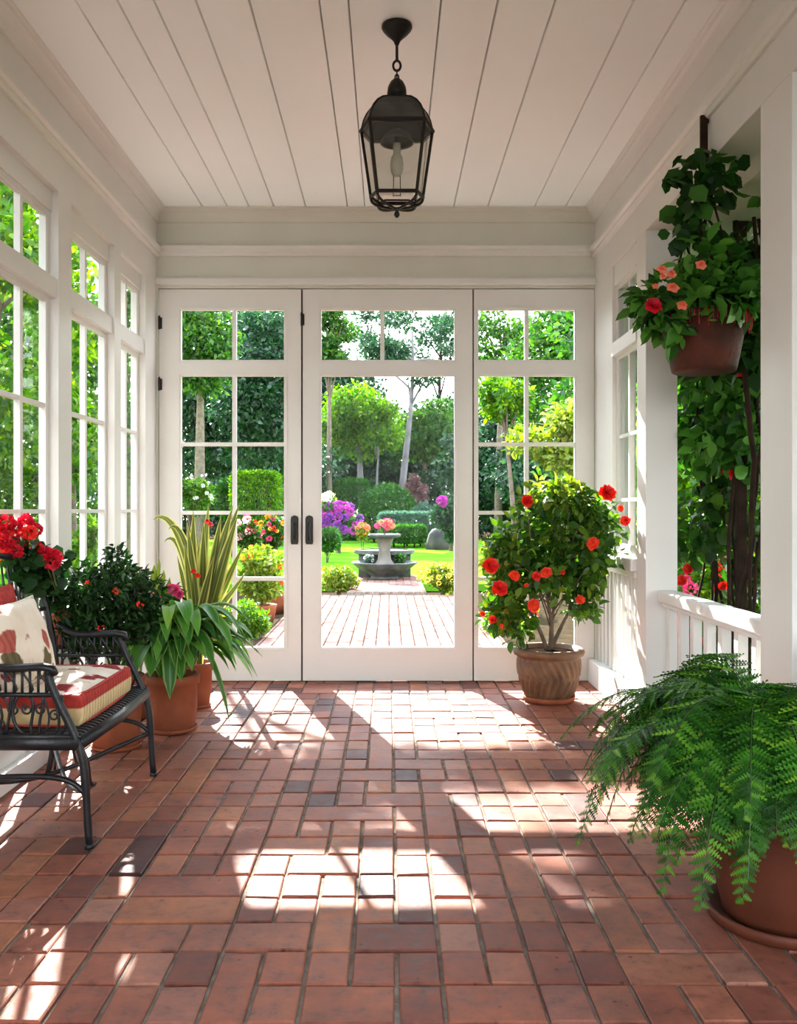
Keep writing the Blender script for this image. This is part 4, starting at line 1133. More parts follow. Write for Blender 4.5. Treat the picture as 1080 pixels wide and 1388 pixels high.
# --- hanging basket
HC = Vector((1.232, 3.54, 1.584))
r = thing('hanging_planter', 'brown clay pot of trailing red-flowered plant hanging from right beam', 'hanging planter', (HC.x,HC.y,2.60))
m_ = MB(); m_.lathe([(.112,1.584),(.120,1.588),(.124,1.60),(.140,1.68),(.156,1.76),(.166,1.765),(.170,1.785),(.170,1.80),(.160,1.806),(.150,1.80),(.146,1.775),(.001,1.77)], (HC.x,HC.y,0), 48)
m_.build('pot', M['basketpot'], r, smooth=True)
m_ = MB(); m_.lathe([(.147,1.75),(.147,1.778),(.001,1.79)], (HC.x,HC.y,0), 28); m_.build('soil', M['soil'], r)
m_ = MB(); m_.box(HC.x-.014, HC.x+.014, HC.y-.008, HC.y+.008, 2.43, 2.59); m_.box(HC.x-.006,XR,HC.y-.006,HC.y+.006,2.56,2.575); m_.build('hanger_strap', M['bark_dark'], r, bevel=.002)
m_ = MB()
for k in range(4):
    th = PI/4+k*PI/2+.3
    b_ = Vector((HC.x+.158*math.cos(th), HC.y+.158*math.sin(th), 1.79))
    m_.tube(bez((HC.x,HC.y,2.435), (HC.x+.01*math.cos(th),HC.y+.01*math.sin(th),2.3), b_.lerp(Vector((HC.x,HC.y,2.4)),.35), b_, 14), .0045, 6)
m_.build('hanger_cord', M['bark_dark'], r)
# twisting vine stems running up the cords
m_ = MB()
for k in range(3):
    pts = [Vector((HC.x+.02*math.cos(t*1.3+k*2)*(1+t*.10)+.015*t*(k-1)*.3, HC.y+.02*math.sin(t*1.3+k*2), 2.44-.62*t/12)) for t in range(13)]
    m_.tube(pts, .0055, 6)
m_.build('stem', M['bark_dark'], r)
bl = [((1.10,3.50,1.87),(.13,.14,.08)),((1.30,3.50,1.90),(.15,.15,.12)),((1.22,3.42,1.84),(.18,.1,.07)),((1.02,3.46,1.82),(.08,.10,.10)),((1.07,3.45,1.75),(.06,.07,.09)),((1.30,3.5,1.84),(.12,.14,.08)),((1.22,3.5,2.02),(.10,.10,.10)),((.97,3.47,1.86),(.06,.06,.05))]
leafobj('foliage', [cloud(bl, 680, .072, T_LEAF, .58, .25, .35, .7, .8)], M['l_bask'], r)
bl = [((1.20,3.5,2.38),(.09,.08,.07)),((1.15,3.49,2.26),(.05,.06,.10)),((1.28,3.52,2.34),(.08,.1,.10)),((1.12,3.5,2.12),(.04,.04,.07)),((1.25,3.52,2.2),(.06,.06,.12)),((1.07,3.49,2.33),(.03,.03,.03))]
leafobj('upper_foliage', [cloud(bl, 130, .068, T_ROUND, .75, .3, .6, .6, .5)], M['l_vine'], r)
fb = flower_mesh('basket_flower', M['f_coral'], .024, 2, 5, 1.5); fb2 = flower_mesh('basket_flower', M['f_crim'], .032, 3, 6, .7)
for px, py, s, m2 in ((897,366,.9,fb),(910,372,.9,fb),(911,390,1.1,fb),(950,360,1.0,fb),(885,415,1.1,fb2),(924,414,1.0,fb),(888,388,.6,fb),(898,375,.6,fb)):
    put('flower', m2, r, P(px,py,3.33), (0,-1,.6), s)
m_ = MB()
for k in range(34):
    th = PI+k*PI/33; e_ = Vector((HC.x+.176*math.cos(th),HC.y+.176*math.sin(th),1.80-random.uniform(.02,.07)))
    m_.tube([(HC.x+.16*math.cos(th),HC.y+.16*math.sin(th),1.808),(HC.x+.176*math.cos(th),HC.y+.176*math.sin(th),1.80),e_], .0018, 5)
o = m_.build('rim_moss', M['f_crim'], r, fix=False); o['label'] = 'reddish trailing sprigs over the rim'
# ================================================================== GARDEN
mb = MB(); n_ = 40
gz = lambda x, y: -.06
vs = [(-60,-30,-.13),(60,-30,-.13),(60,90,-.13),(-60,90,-.13)]
mb.add(vs, [(0,1,2,3)])
tag(mb.build('ground', M['bed'], fix=False), 'dark planted soil of the garden around the porch', 'ground', kind='structure')
mb = MB(); mb.box(-9, 9, 12.9, 31.5, -.12, -.02)
tag(mb.build('lawn', M['grass']), 'bright green lawn behind the stone fountain', 'lawn', kind='structure')
pf = brickfield(-1.06, .95, YB+.14, 11.35, .1035, .21, .0, 0, -.03, 'patio', M['patiobrick'], th=.05, merge=False)
tag(pf, 'sunlit brick path leading from doors to fountain', 'path', kind='structure')
mb = MB(); mb.box(-1.08, .97, YB+.12, 11.37, -.12, -.037); mb.build('mortar_bed', M['patiojoint'], parent=pf)
pf2 = brickfield(-.52, .46, 11.40, 14.3, .1035, .21, .0, 0, .01, 'patio_step', M['patiobrick'], th=.09, merge=False)
tag(pf2, 'raised brick step with fountain standing on it', 'path', kind='structure')
mb = MB(); mb.box(-.53, .47, 11.39, 14.3, -.12, .002); mb.build('mortar_bed', M['mortar'], parent=pf2)
# fountain
FY = 13.5; fx = P(521,0,FY).x
r = thing('stone_fountain', 'tiered grey stone fountain at the end of brick path', 'fountain', (fx,FY,.01))
def fz(y): return EYE-(y-690)/F*FY
m_ = MB(); m_.lathe([(.20,.01),(.22,.02),(.19,.05),(.26,.10),(.40,.17),(.48,.235),(.50,.25),(.49,.265),(.44,.262),(.36,.22),(.001,.19)], (fx,FY,0), 14)
m_.build('basin', M['stone'], r)
m_ = MB(); m_.lathe([(.46,.0),(.47,.06),(.40,.065),(.39,.0)], (fx,FY+.55,.36), 14, cap0=True); m_.box(fx-.4,fx+.4,FY+.35,FY+.75,-.02,.36)
m_.lathe([(.42,.355),(.45,.37),(.45,.40),(.40,.41),(.001,.40)], (fx-.03,FY+.55,0), 10)
m_.build('rear_basin', M['stone'], r)
m_ = MB(); m_.lathe([(.15,.19),(.14,.24),(.10,.30),(.085,.40),(.10,.52),(.13,.60),(.14,.62),(.001,.62)], (fx,FY,0), 20)
m_.build('pedestal', M['stone_l'], r, smooth=True)
m_ = MB(); m_.lathe([(.12,.61),(.22,.63),(.25,.66),(.24,.68),(.15,.67),(.001,.66)], (fx,FY,0), 12)
m_.build('upper_bowl', M['stone'], r)
def flower_plant(name, label, px0, px1, py0, py1, Y, lm, flowers, n=900, size=.05, cat='plant', nf=20, tpl=T_SIMPLE, group=None, fs=1.0, dep=None, base=-.06, kcl=12, flat=.9):
    """shrub filling a pixel window at depth Y"""
    a, b = P(px0,py0,Y), P(px1,py1,Y)
    cx, rx, zt, zb = (a.x+b.x)/2, abs(b.x-a.x)/2, a.z, max(b.z, base)
    cz, rz = (zt+zb)/2, (zt-zb)/2
    ry = dep or rx
    r = thing(name, label, cat, (cx,Y,base), group)
    blobs = clumps((cx,Y,cz), (rx*.9,ry*.9,rz*.9), kcl*2, min(rx,rz)*.32, flat) + [((cx,Y,cz-rz*.15),(rx*.66,ry*.66,rz*.7))]
    leafobj('foliage', [cloud(blobs, n, size, tpl, .6, .5, 0, .7, .6)], lm, r)
    m_ = MB(); R = random.Random(int(px0*7+py0))
    for q in range(7):
        e_ = Vector((cx+R.uniform(-.6,.6)*rx, Y+R.uniform(-.6,.6)*ry, cz+R.uniform(-.2,.5)*rz))
        m_.tube(bez((cx+R.uniform(-.1,.1)*rx,Y,base), (cx,Y,base+.3*(cz-base)), e_-Vector((0,0,rz*.3)), e_, 6), [max(.006,rx*.03)*(1-.1*i) for i in range(7)], 5)
    m_.build('stem', M['bark'], r)
    if flowers:
        for i in range(nf):
            th = R.uniform(0,2*PI); u = R.uniform(-.35,1)
            q = math.sqrt(max(0,1-u*u))
            p = Vector((cx+math.cos(th)*q*rx*.95, Y-abs(math.sin(th))*q*ry*.95, cz+u*rz*.95))
            put('flower', flowers[i % len(flowers)], r, p, (math.cos(th)*.4,-1,.5), fs*R.uniform(.7,1.2))
    return r
f_mag = ball_mesh('magenta_bloom', M['f_mag'], .10, 50); f_pur = ball_mesh('violet_bloom', M['f_purple'], .10, 50)
f_pnk = ball_mesh('pink_bloom', M['f_pink'], .05, 50); f_org = ball_mesh('orange_bloom', M['f_orange'], .045, 40)
f_red = ball_mesh('red_bloom', M['f_red'], .045, 40); f_blu = ball_mesh('blush_bloom', M['f_blush'], .055, 50); f_yel = ball_mesh('yellow_bloom', M['f_yellow'], .03, 30)
f_cor = ball_mesh('coral_bloom', M['f_coral'], .07, 50); f_wht = ball_mesh('white_bloom', M['f_white'], .05, 40)
# blooms in the top bowl
flower_plant('fountain_flowers', 'pink blooms growing in the top bowl of fountain', 509, 533, 704, 722, FY, M['l_mid'], [f_pnk, f_pnk, f_cor], 120, .05, nf=12, base=.66, kcl=4, fs=.8)
flower_plant('water_plant', 'leafy green tuft between the fountain basins, right of pedestal', 534, 550, 750, 765, FY+.12, M['l_hedge'], None, 200, .05, base=.24, kcl=4)
flower_plant('water_plant', 'white-edged tuft between the fountain basins, left of pedestal', 492, 508, 752, 765, FY+.12, M['l_blue'], [f_wht], 160, .05, base=.24, kcl=4, nf=5, fs=.6)
# near bright bushes flanking the path end
flower_plant('border_bush', 'low lime green bush left of the fountain path', 430, 489, 766, 803, 11.75, M['l_lime'], None, 2600, .045, 'bush', group=None, kcl=26)
flower_plant('border_bush', 'low lime green bush with yellow top right of fountain path', 566, 636, 762, 803, 11.75, M['l_lime'], [f_yel], 2600, .045, 'bush', nf=30, kcl=26)
# hedges
def hedge(name, label, px0, px1, py0, py1, Y, mat, n=5000, size=.09, boxy=False, dep=None, cat='hedge', base=-.05):
    a, b = P(px0,py0,Y), P(px1,py1,Y); cx, rx = (a.x+b.x)/2, (b.x-a.x)/2; zt, zb = a.z, max(b.z, base); cz, rz = (zt+zb)/2, (zt-zb)/2
    ry = dep or rx
    r = thing(name, label, cat, (cx,Y,base))
    if boxy:
        m3 = rng.random((n,3))*2-1; ax = rng.integers(0,3,n); sg = np.where(rng.random(n)<.5,-1,1)
        for k in range(3): m3[ax==k,k] = sg[ax==k]*(.9+.1*rng.random((ax==k).sum()))
        q = 8.0; nn = (np.abs(m3)**q).sum(1)**(1/q); m3 = m3/nn[:,None]*(.93+.1*rng.random(n))[:,None]
        pos = m3*np.array([rx,ry,rz])+np.array([cx,Y,cz]); u = m3/np.linalg.norm(m3,axis=1,keepdims=True)
        pr = instance(T_SIMPLE, pos, u+rnd_unit(n)*.8, rnd_unit(n)+np.array([0,0,.5]), size*(.6+.8*rng.random(n)), size*.6*np.ones(n))
        leafobj('foliage', [pr], mat, r)
    else:
        leafobj('foliage', [cloud([((cx,Y,cz),(rx,ry,rz))]+clumps((cx,Y,cz),(rx,ry,rz),14,rx*.22), n, size, T_SIMPLE, .6, .8, 0, .7, .5)], mat, r)
    m_ = MB()
    for k in range(3):
        x = cx+(k-1)*rx*.5; m_.tube([(x,Y,base),(x+.02,Y,cz)], max(.02,rx*.04), 6)
    m_.build('stem', M['bark_dark'], r)
    return r
hedge('round_hedge', 'rounded clipped green hedge behind the fountain blooms', 488, 563, 655, 735, 29, M['l_hedge'], 9000, .10)
hedge('clipped_hedge', 'square clipped hedge between the pink azalea and rounded hedge', 452, 498, 652, 735, 31, M['l_hedge'], 7000, .11, True)
hedge('low_hedge', 'low pale-topped hedge right of the rounded hedge', 515, 588, 696, 731, 26, M['l_blue'], 7000, .09, True, .5)
hedge('low_hedge', 'dark low hedge in front of the pale-topped hedge', 520, 575, 714, 733, 25, M['l_hedge'], 4000, .09, True, .4)
flower_plant('grey_shrub', 'blue-green loose shrub beside the arched boulder', 556, 592, 676, 712, 27, M['l_blue'], None, 1800, .11, 'bush')
flower_plant('azalea_bush', 'magenta and violet flowering bush left of the fountain', 428, 490, 682, 738, 22, M['l_mid'], [f_mag, f_pur, f_mag], 3000, .10, 'bush', nf=55, fs=.9)
flower_plant('dark_bush', 'dark green bush below the magenta flowering bush', 425, 462, 715, 748, 18, M['l_hedge'], None, 2000, .08, 'bush')
flower_plant('lupin_clump', 'cream-white feathery clump above the magenta flowering bush', 432, 455, 668, 690, 24, M['l_lime'], [f_wht], 700, .09, 'bush', nf=8, fs=2)
rh = flower_plant('rhododendron', 'tall dark shrub with one large magenta bloom cluster', 582, 640, 665, 735, 23, M['l_wood'], None, 4200, .10, 'bush')
for q in range(16):
    p = P(598+random.uniform(-5,5), 680+random.uniform(-5,5), 21.7+random.uniform(-.1,.1)); put('flower', f_mag, rh, p, (0,-1,.4), .75)
flower_plant('orange_flower', 'orange flowering tuft on the lawn left of fountain', 483, 499, 708, 733, 19, M['l_lime'], [f_org, f_cor], 300, .08, 'flower', nf=8, fs=.9)
flower_plant('mauve_shrub', 'mauve-leaved shrub behind the rounded hedge', 548, 580, 640, 700, 33, M['dryleaf'], None, 2200, .13, 'bush')
# boundary hedges
def long_hedge(label, px0, px1, py0, Y, n, sz=.16, mat='l_wood'):
    a, b = P(px0,py0,Y), P(px1,py0,Y); r = thing('boundary_hedge', label, 'hedge', ((a.x+b.x)/2,Y,-.13)); R = random.Random(int(px0+Y))
    bl = []; k = int((b.x-a.x)/.6)+1
    for i in range(k):
        x = a.x+(b.x-a.x)*i/k; h = a.z*R.uniform(.8,1.05)
        for q in range(3): bl.append(((x+R.uniform(-.2,.2), Y+R.uniform(-.2,.2), h*(.2+.3*q)), (.6,.5,h*.22)))
    leafobj('foliage', [cloud(bl, n, sz, T_SIMPLE, .6, .5, 0, .6, .5)], M[mat], r)
    m_ = MB()
    for i in range(0,k,3):
        x = a.x+(b.x-a.x)*i/k; m_.tube([(x,Y,-.13),(x+.05,Y,a.z*.7)], .05, 6)
    m_.build('stem', M['bark_dark'], r)
long_hedge('long dark hedge across the garden end behind left door panes', 130, 450, 640, 36, 16000)
long_hedge('long dark hedge across the garden end behind right sidelight', 570, 860, 640, 36.5, 16000)
# boulder
m_ = MB(); bc = P(595,0,24)
m_.lathe([(.36,-.05),(.36,.15),(.30,.40),(.18,.52),(.001,.56)], (bc.x,24,0), 14, wob=lambda t,z: .03*math.sin(3*t+z*5))
tag(m_.build('boulder', M['rock'], origin=(bc.x,24,-.03), smooth=True), 'dark arched boulder right of the low hedge', 'rock')
# ---- trees
def tree(name, label, px, Y, crown, trunk_r, lm, n, size, bark='bark_grey', k=30, cr=.9, lean=0, cat='tree', zbase=-.1, tpl=T_SIMPLE, multi=1, group=None, shell=.4, fl=.75):
    """crown: (px_c, py_c, rx_m, ry_m, rz_m)"""
    base = P(px,0,Y); cc = P(crown[0],crown[1],Y); rr = crown[2:5]
    r = thing(name, label, cat, (base.x,Y,zbase), group)
    m_ = MB(); R = random.Random(int(px*3+Y*11))
    for q in range(multi):
        bx = base.x+(q*.5*(1 if q % 2 else -1))*(trunk_r*6)
        top = Vector((cc.x+R.uniform(-.2,.2)*rr[0], Y, cc.z+rr[2]*.35))
        pts = bez((bx,Y,zbase),(bx+lean*.2,Y,zbase+(top.z)*.35),(bx*.6+top.x*.4+lean,Y,top.z*.65),top,14)
        m_.tube(pts, [trunk_r*(1-.75*i/14) for i in range(15)], 9)
        for b in range(9):
            s0 = pts[9+b % 5]; u = rnd_unit(1)[0]
            e_ = Vector((cc.x+u[0]*rr[0]*.8, Y+u[1]*rr[1]*.8, cc.z+u[2]*rr[2]*.7))
            m_.tube(bez(s0, s0.lerp(e_,.35)+Vector((0,0,.2)), s0.lerp(e_,.7)+Vector((0,0,.2)), e_, 7), [trunk_r*.32*(1-.8*i/7) for i in range(8)], 5)
    m_.build('trunk', M[bark], r, smooth=True)
    bl = clumps(tuple(cc), rr, k, cr, fl)
    leafobj('crown', [cloud(bl, n, size, tpl, .6, shell, .1, .6, .6)], lm, r)
    return r
# feature trees seen through the centre door
tree('shade_tree', 'bright green round-crowned tree with a pale trunk, beyond rounded hedge', 491, 33, (488,570,1.5,1.4,1.35), .17, M['l_bright'], 9000, .15, k=34, cr=.55)
tree('slim_tree', 'thin pale-trunked sapling right of bright round-crowned tree', 509, 32, (512,575,.65,.7,1.0), .06, M['l_bright'], 3000, .14, k=14, cr=.4)
tree('tall_tree', 'tall tree with leaning grey trunk and high airy crown', 540, 35, (560,470,2.4,2.0,1.7), .17, M['l_wood'], 3600, .17, k=30, cr=.45, lean=.5)
# individual woodland trees
wl_ = [
 ('dark evergreen tree close behind the clipped hedge', 447, 38, (447,590,2.2,2,3.4),.2,'l_wood',12000,.22,40,1.0),
 ('dark woodland tree filling the middle behind the pale trunks', 515, 43, (515,620,3.6,2,2.4),.2,'l_wood',14000,.26,44,1.2),
 ('mid-green woodland tree right of the tall leaning trunk', 580, 37, (577,595,1.6,1.6,1.7),.15,'l_mid',6500,.18,36,.5),
 ('dark woodland tree behind the right edge of centre door', 625, 40, (622,600,1.8,2,2.6),.2,'l_wood',11000,.22,44,.7),
 ('airy high tree top showing in the centre transom panes', 592, 41, (590,455,2.3,1.8,1.1),.14,'l_wood',1900,.19,24,.42),
 ('green tree top at the left of the centre transom', 446, 30, (446,455,.8,1.2,1.4),.12,'l_mid',4200,.15,24,.42),
 ('airy blue-green tree top between the centre transom panes', 495, 42, (500,455,1.2,1.5,1.4),.12,'l_wood',1100,.19,14,.42),
 ('dense dark tree filling the right of the left garden door', 360, 24, (357,540,1.15,1.5,2.4),.18,'l_wood',13000,.15,46,.6),
 ('tall mid-green tree at the left of the left garden door', 270, 20, (262,455,1.0,1.2,1.1),.16,'l_mid',7500,.13,30,.5),
 ('dark-stemmed evergreen seen in the left pane column', 262, 26, (268,580,1.5,1.5,2.0),.22,'l_wood',9000,.16,36,.7),
 ('dark woodland tree low behind the box hedge', 340, 30, (345,650,2.6,2,1.6),.2,'l_wood',11000,.18,40,.8),
 ('tall dark tree high above the left garden door', 330, 27, (345,460,1.4,1.5,1.2),.18,'l_wood',8000,.16,34,.6),
 ('airy tree top in the left transom pane of sidelight', 675, 27, (680,460,1.0,1.1,.9),.14,'l_mid',3000,.15,20,.45),
 ('dense dark tree seen through right sidelight', 690, 30, (690,610,1.9,1.8,2.6),.2,'l_wood',14000,.18,46,.8),
 ('broad dark tree behind the yellow-green sidelight branches', 765, 22, (765,500,1.4,1.5,2.2),.18,'l_mid',11000,.14,44,.6),
 ('low dark woodland tree right of the sidelight', 790, 26, (790,650,2.4,2,1.7),.2,'l_wood',11000,.17,40,.8),
]
for lb, px, Y, cr_, tr_, lm, n, sz, k, c2 in wl_:
    tree('woodland_tree', lb, px, Y, cr_, tr_, M[lm], n, sz, 'bark_dark' if lm == 'l_wood' else 'bark', k, c2, group='trees at the end of the garden')
# nearer yellow-green branches in the sidelight
tree('maple_tree', 'yellow-green small tree outside the right sidelight', 800, 10.5, (752,595,.50,.6,.42), .05, M['l_lime'], 2600, .085, 'bark', 22, .17)
tree('maple_tree', 'bright green small tree high in the right sidelight', 700, 12.5, (683,540,.36,.5,.36), .05, M['l_bright'], 1500, .09, 'bark', 16, .17)
def overhang():
    r = thing('overhanging_tree', 'high-branched tree standing behind the hinge stile of left garden door', 'tree', (-3.45,14.0,-.1))
    m_ = MB(); t0 = Vector((-3.45,14,-.1))
    m_.tube(bez(t0,(-3.45,14,2.5),(-3.5,14,5),(-3.3,13.6,7.2),14), [.11-.005*i for i in range(15)], 9)
    for e_ in ((-1.9,13.4,7.0),(-2.6,13.3,7.05),(-3.6,13.5,7.6),(-2.2,13.5,7.9),(-1.9,13.5,7.85)):
        m_.tube(bez((-3.42,13.8,6.2),(-3.2,13.6,6.8),(-2.8,13.5,7.0),e_,10), [.04-.0035*i for i in range(11)], 6)
    m_.build('trunk', M['bark'], r, smooth=True)
    bl = [((-2.75,13.45,7.02),(.95,.25,.17)),((-2.2,13.45,7.0),(.5,.22,.16)),((-3.25,13.5,7.42),(.42,.25,.22)),((-2.32,13.5,7.88),(.55,.25,.17)),((-3.6,13.5,7.3),(.3,.3,.4))]
    leafobj('crown', [cloud(bl, 2600, .10, T_LEAF, .65, .15, .1, .4, .8)], M['l_mid'], r)
overhang()
# left windows trees
tree('side_tree', 'sunlit green tree filling the large left window', -30, 11.5, (10,420,1.25,1.8,2.5), .12, M['l_bright'], 9000, .13, 'bark', 60, .42, fl=.8)
tree('side_tree', 'mid-green tree behind the sunlit tree, large left window', 20, 15, (15,560,2.0,2.2,2.4), .16, M['l_mid'], 9000, .17, 'bark', 50, .7)
tree('side_tree', 'slim airy tree seen through the middle left window', 100, 13.5, (98,520,.45,.8,2.3), .06, M['l_bright'], 2600, .11, 'bark', 30, .25)
tree('side_tree', 'airy tree near the doors in narrow left window', 175, 17, (172,470,.35,.7,2.6), .07, M['l_mid'], 2200, .12, 'bark', 26, .25)
tree('side_tree', 'lone tree at the left seen beyond the camera-side window', -260, 8, (-240,450,1.3,1.5,1.6), .12, M['l_mid'], 5000, .13, 'bark', 40, .45)
hedge('garden_hedge', 'bright low hedge under the left window trees', -120, 75, 640, 760, 12.0, M['l_bright'], 6000, .10, True, .5)
flower_plant('side_bush', 'pale green bush low in the middle left window', 95, 135, 695, 790, 9.5, M['l_bright'], None, 1500, .07, 'bush')
# left garden door: box hedge, flowers, pots
hedge('box_hedge', 'square bright-topped box hedge seen through left garden door', 318, 377, 642, 700, 19, M['l_bright'], 6000, .08, True)
hedge('round_hedge', 'rounded dark shrub left of the bright box hedge', 292, 322, 650, 700, 20, M['l_hedge'], 2500, .09)
flower_plant('flower_shrub', 'bright green bush in the lower left pane column', 243, 290, 640, 700, 15, M['l_bright'], [f_wht], 2200, .08, 'bush', nf=10, fs=.6)
flower_plant('peony_bush', 'pink and coral flowering bush outside the left garden door', 318, 352, 700, 745, 9.6, M['l_mid'], [f_blu, f_pnk, f_blu, f_red], 1500, .05, 'bush', nf=18, fs=.75)
flower_plant('rose_bush', 'orange and yellow flowering bush beside pink peony bush', 350, 388, 698, 748, 10.4, M['l_mid'], [f_org, f_pnk, f_yel, f_red], 1500, .05, 'bush', nf=18, fs=.7)
flower_plant('lime_bush', 'yellow-green bush dotted with orange below the flowering bushes', 316, 388, 735, 822, 9.0, M['l_lime'], [f_org, f_red], 2600, .05, 'bush', nf=12, fs=.55)
flower_plant('groundcover', 'bright lime groundcover at path edge near left door', 300, 366, 813, 874, 7.6, M['l_bright'], None, 4200, .030, 'plant', tpl=T_SIMPLE, kcl=40)
for i, (px, py0, py1, Y, lb) in enumerate(((360,800,835,9.0,'terracotta bowl at path edge below the lime bush'),(378,790,815,10.2,'small terracotta bowl farther along the path edge'))):
    a = P(px,0,Y); rr = .15
    a.x -= .03
    r = thing('garden_pot', lb, 'pot', (a.x-.02,Y,-.13)); m_ = MB()
    m_.lathe([(rr*.7,-.13),(rr*.95,-.02),(rr*1.05,.07),(rr*1.1,.10),(rr*.95,.10),(rr*.9,.06),(.001,.05)], (a.x-.02,Y,0), 24); m_.build('pot', M['terra'], r, smooth=True)
    m_ = MB(); m_.lathe([(rr*.9,.05),(.001,.085)], (a.x-.02,Y,0), 20, cap0=False); m_.build('soil', M['soil'], r)
# right sidelight low plants
flower_plant('sidelight_bush', 'lime green shrub outside the sidelight by hibiscus', 645, 710, 725, 815, 10.5, M['l_lime'], None, 1700, .055, 'bush')
flower_plant('garden_rose', 'green bush with pink and yellow blooms at sidelight foot', 655, 730, 815, 880, 7.9, M['l_bright'], [f_pnk, f_yel, f_red], 2200, .045, 'bush', nf=14, fs=.55)
# ---- right side, outside the open bay: vines on dark posts
def vine(name, label, X0, Y, zb, zt, w, lm, n, size, fl=None, nf=0, stems=5):
    r = thing(name, label, 'vine', (X0,Y,-.13)); m_ = MB(); R = random.Random(int(Y*13+X0*31))
    for q in range(stems):
        pts = []; x, y = X0+R.uniform(-w,w)*.6, Y+R.uniform(-w,w)*.6; ph = R.uniform(0,6)
        for i in range(22):
            z = -.13+(zt+.13)*i/21
            pts.append((x+.05*math.sin(z*3+ph)+R.uniform(-.01,.01), y+.05*math.cos(z*2.6+ph), z))
        m_.tube(pts, R.uniform(.006,.013), 6)
    m_.build('stem', M['bark_dark'], r, smooth=True)
    bl = []
    for k in range(26):
        bl.append(((X0+R.uniform(-w,w), Y+R.uniform(-w,w), R.uniform(zb,zt)), (R.uniform(.08,.15),)*3))
    leafobj('foliage', [cloud(bl, n, size, T_LEAF, .65, .3, .3, .6, .6)], lm, r)
    if fl:
        for i in range(nf):
            p = (X0-w*.8+R.uniform(-.1,.3), Y+R.uniform(-w,w)-.1, R.uniform(zb*.5+.3,zt))
            put('flower', fl, r, p, (-.6,-1,.3), R.uniform(.7,1.2))
    return r
f_v = flower_mesh('vine_flower', M['f_red'], .034, 3, 6, .7)
vine('climbing_vine', 'dark climbing vine with red blooms in front of the railing gap', 1.74, 4.42, 1.2, 2.32, .14, M['l_bask'], 1500, .085, f_v, 4, 3)
vine('climbing_vine', 'dark leafy vine high behind the hanging pot', 1.84, 5.0, 1.4, 2.30, .20, M['l_bask'], 1500, .085, None, 0, 3)
vine('climbing_vine', 'twisting vine stems with sparse leaves behind the handrail', 1.82, 4.85, .1, 1.6, .20, M['l_mid'], 1100, .075, f_v, 8, 5)
vine('climbing_vine', 'leafy vine beside the near right post', 1.58, 3.95, 1.7, 2.30, .08, M['l_vine'], 600, .09, None, 0, 3)
# trellis posts
for (x, y, lb) in ((1.72,4.42,'dark wooden trellis post carrying the climbing vine'),(2.0,5.3,'slim dark trellis post farther out among the leaves')):
    r = thing('trellis_post', lb, 'post', (x,y,-.13)); m_ = MB()
    m_.box(x-.022,x+.022,y-.022,y+.022,-.13,2.42); m_.build('post', M['bark_dark'], r, bevel=.004)
    m_ = MB(); m_.box(x-.03,x+.03,y-.03,y+.03,2.42,2.448); m_.build('post_cap', M['bark_dark'], r)
tree('side_tree', 'bright green tree beyond the open right bay', 1050, 8.6, (975,640,.9,1.0,1.6), .05, M['l_bright'], 9000, .10, 'bark', 70, .32)
tree('side_tree', 'dark tall tree behind the right bay', 1052, 12.5, (985,500,1.7,1.8,3.6), .14, M['l_wood'], 14000, .15, 'bark_dark', 60, .75)
tree('side_tree', 'mid-green tree seen through narrow right window', 858, 13, (856,560,1.0,1.2,2.4), .1, M['l_mid'], 6000, .13, 'bark', 40, .5)
flower_plant('red_leaf_shrub', 'red-leaved shrub low behind the right railing', 915, 955, 820, 900, 5.6, M['f_red'], None, 420, .08, 'bush')
flower_plant('side_bush', 'mid-green bush beyond the right railing', 920, 1040, 720, 900, 7.6, M['l_bright'], [f_red, f_pnk], 2600, .08, 'bush', nf=16, fs=1)
r = thing('garden_hedge', 'unseen tall hedge added past the left windows to dim sky light', 'hedge', (-4.6,1.0,-.13))  # hedge added out of view to keep sky off the window bars
bl = [((-4.6+random.uniform(-.2,.2), -5+.55*i, .2+.6*q), (.55,.5,.5)) for i in range(21) for q in range(8)]
leafobj('foliage', [cloud(bl, 20000, .12, T_SIMPLE, .65, .5, 0, .7, .5)], M['l_hedge'], r)
m_ = MB()
for i in range(7): m_.tube([(-4.6,-5+1.8*i,-.13),(-4.55,-5+1.8*i,3.8)], .05, 6)
m_.build('stem', M['bark_dark'], r)
r = thing('garden_hedge', 'unseen tall hedge added past the right railing to dim sky light', 'hedge', (3.9,1.0,-.13))  # out of view, added to cut sideways sky light on the column
bl = [((3.9+random.uniform(-.15,.15), -4+.5*i, .1+.55*q), (.55,.45,.5)) for i in range(21) for q in range(6)]
leafobj('foliage', [cloud(bl, 15000, .11, T_SIMPLE, .65, .5, 0, .7, .5)], M['l_hedge'], r)
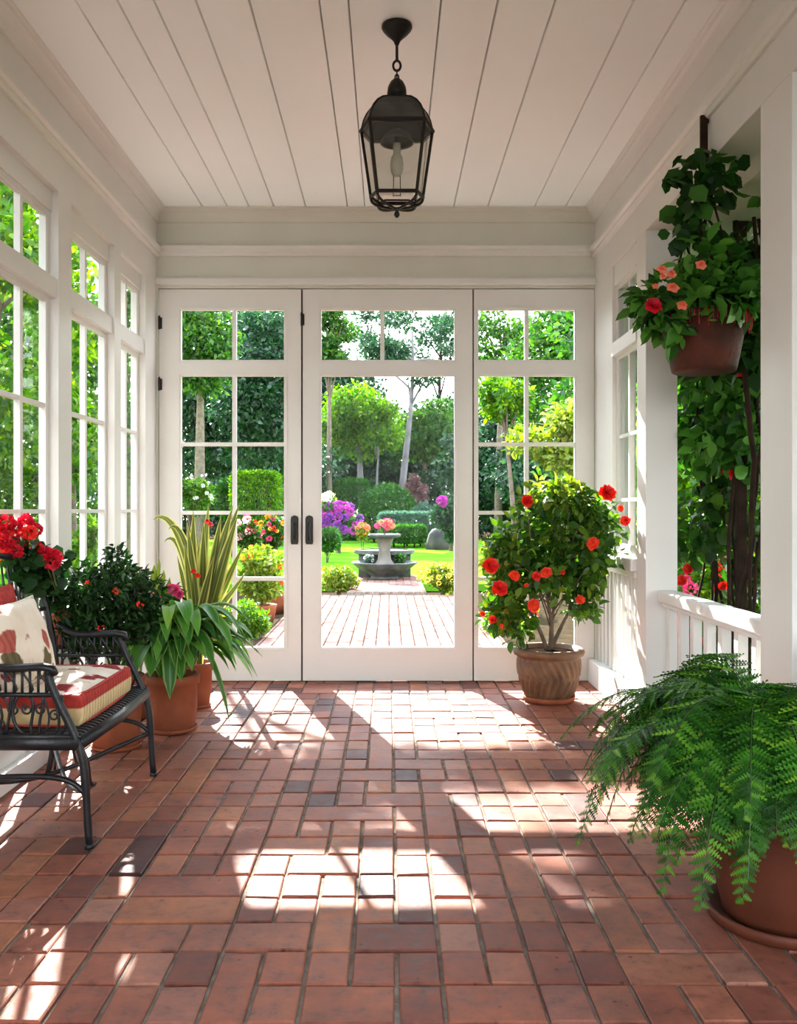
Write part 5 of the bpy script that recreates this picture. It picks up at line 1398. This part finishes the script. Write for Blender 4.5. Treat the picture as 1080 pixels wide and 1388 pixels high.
m_ = MB()
for i in range(7): m_.tube([(3.9,-4+1.6*i,-.13),(3.95,-4+1.6*i,2.6)], .04, 6)
m_.build('stem', M['bark_dark'], r)
# ================================================================== LIGHT
d = Vector((.285,-1,-.72))
s = bpy.data.lights.new('sun','SUN'); s.energy = 16; s.angle = math.radians(.5); s.color = (1,.95,.87)
so = bpy.data.objects.new('sun', s); COL.objects.link(so); so.rotation_euler = d.to_track_quat('-Z','Y').to_euler(); so.location = (-5,20,12)
w = bpy.data.worlds.new('sky'); C.world = w; w.use_nodes = True; nt = w.node_tree
for n in list(nt.nodes): nt.nodes.remove(n)
out = nt.nodes.new('ShaderNodeOutputWorld'); bg = nt.nodes.new('ShaderNodeBackground')
tc = N(nt, 'ShaderNodeTexCoord'); sp = N(nt, 'ShaderNodeSeparateXYZ'); nt.links.new(tc.outputs['Generated'], sp.inputs[0])
rp = ramp(nt, [(0,(1.0,.99,.97)),(.25,(.90,.95,1.0)),(1,(.62,.78,1.0))], sp.outputs[2])
nt.links.new(rp.outputs[0], bg.inputs[0]); bg.inputs[1].default_value = 4.0
nt.links.new(bg.outputs[0], out.inputs[0])
# ================================================================== CAMERA
cam = bpy.data.cameras.new('camera'); co = bpy.data.objects.new('camera', cam); COL.objects.link(co)
co.location = (0,0,EYE); co.rotation_euler = (PI/2,0,0)
cam.sensor_fit = 'VERTICAL'; cam.sensor_height = 36; cam.lens = F/1388*36
cam.shift_x = 13/1388; cam.shift_y = -4/1388
cam.clip_start = .05; cam.clip_end = 300
C.camera = co
C.view_settings.view_transform = 'Standard'; C.view_settings.look = 'None'; C.view_settings.gamma = 1
C.view_settings.exposure = 1.18; C.view_settings.use_curve_mapping = False
C.cycles.max_bounces = 10; C.cycles.transparent_max_bounces = 16; C.cycles.diffuse_bounces = 5
C.cycles.sample_clamp_indirect = 8; C.cycles.caustics_reflective = False; C.cycles.caustics_refractive = False
for o in bpy.data.objects:
    for k_ in ('_o','_p'):
        if k_ in o: del o[k_]
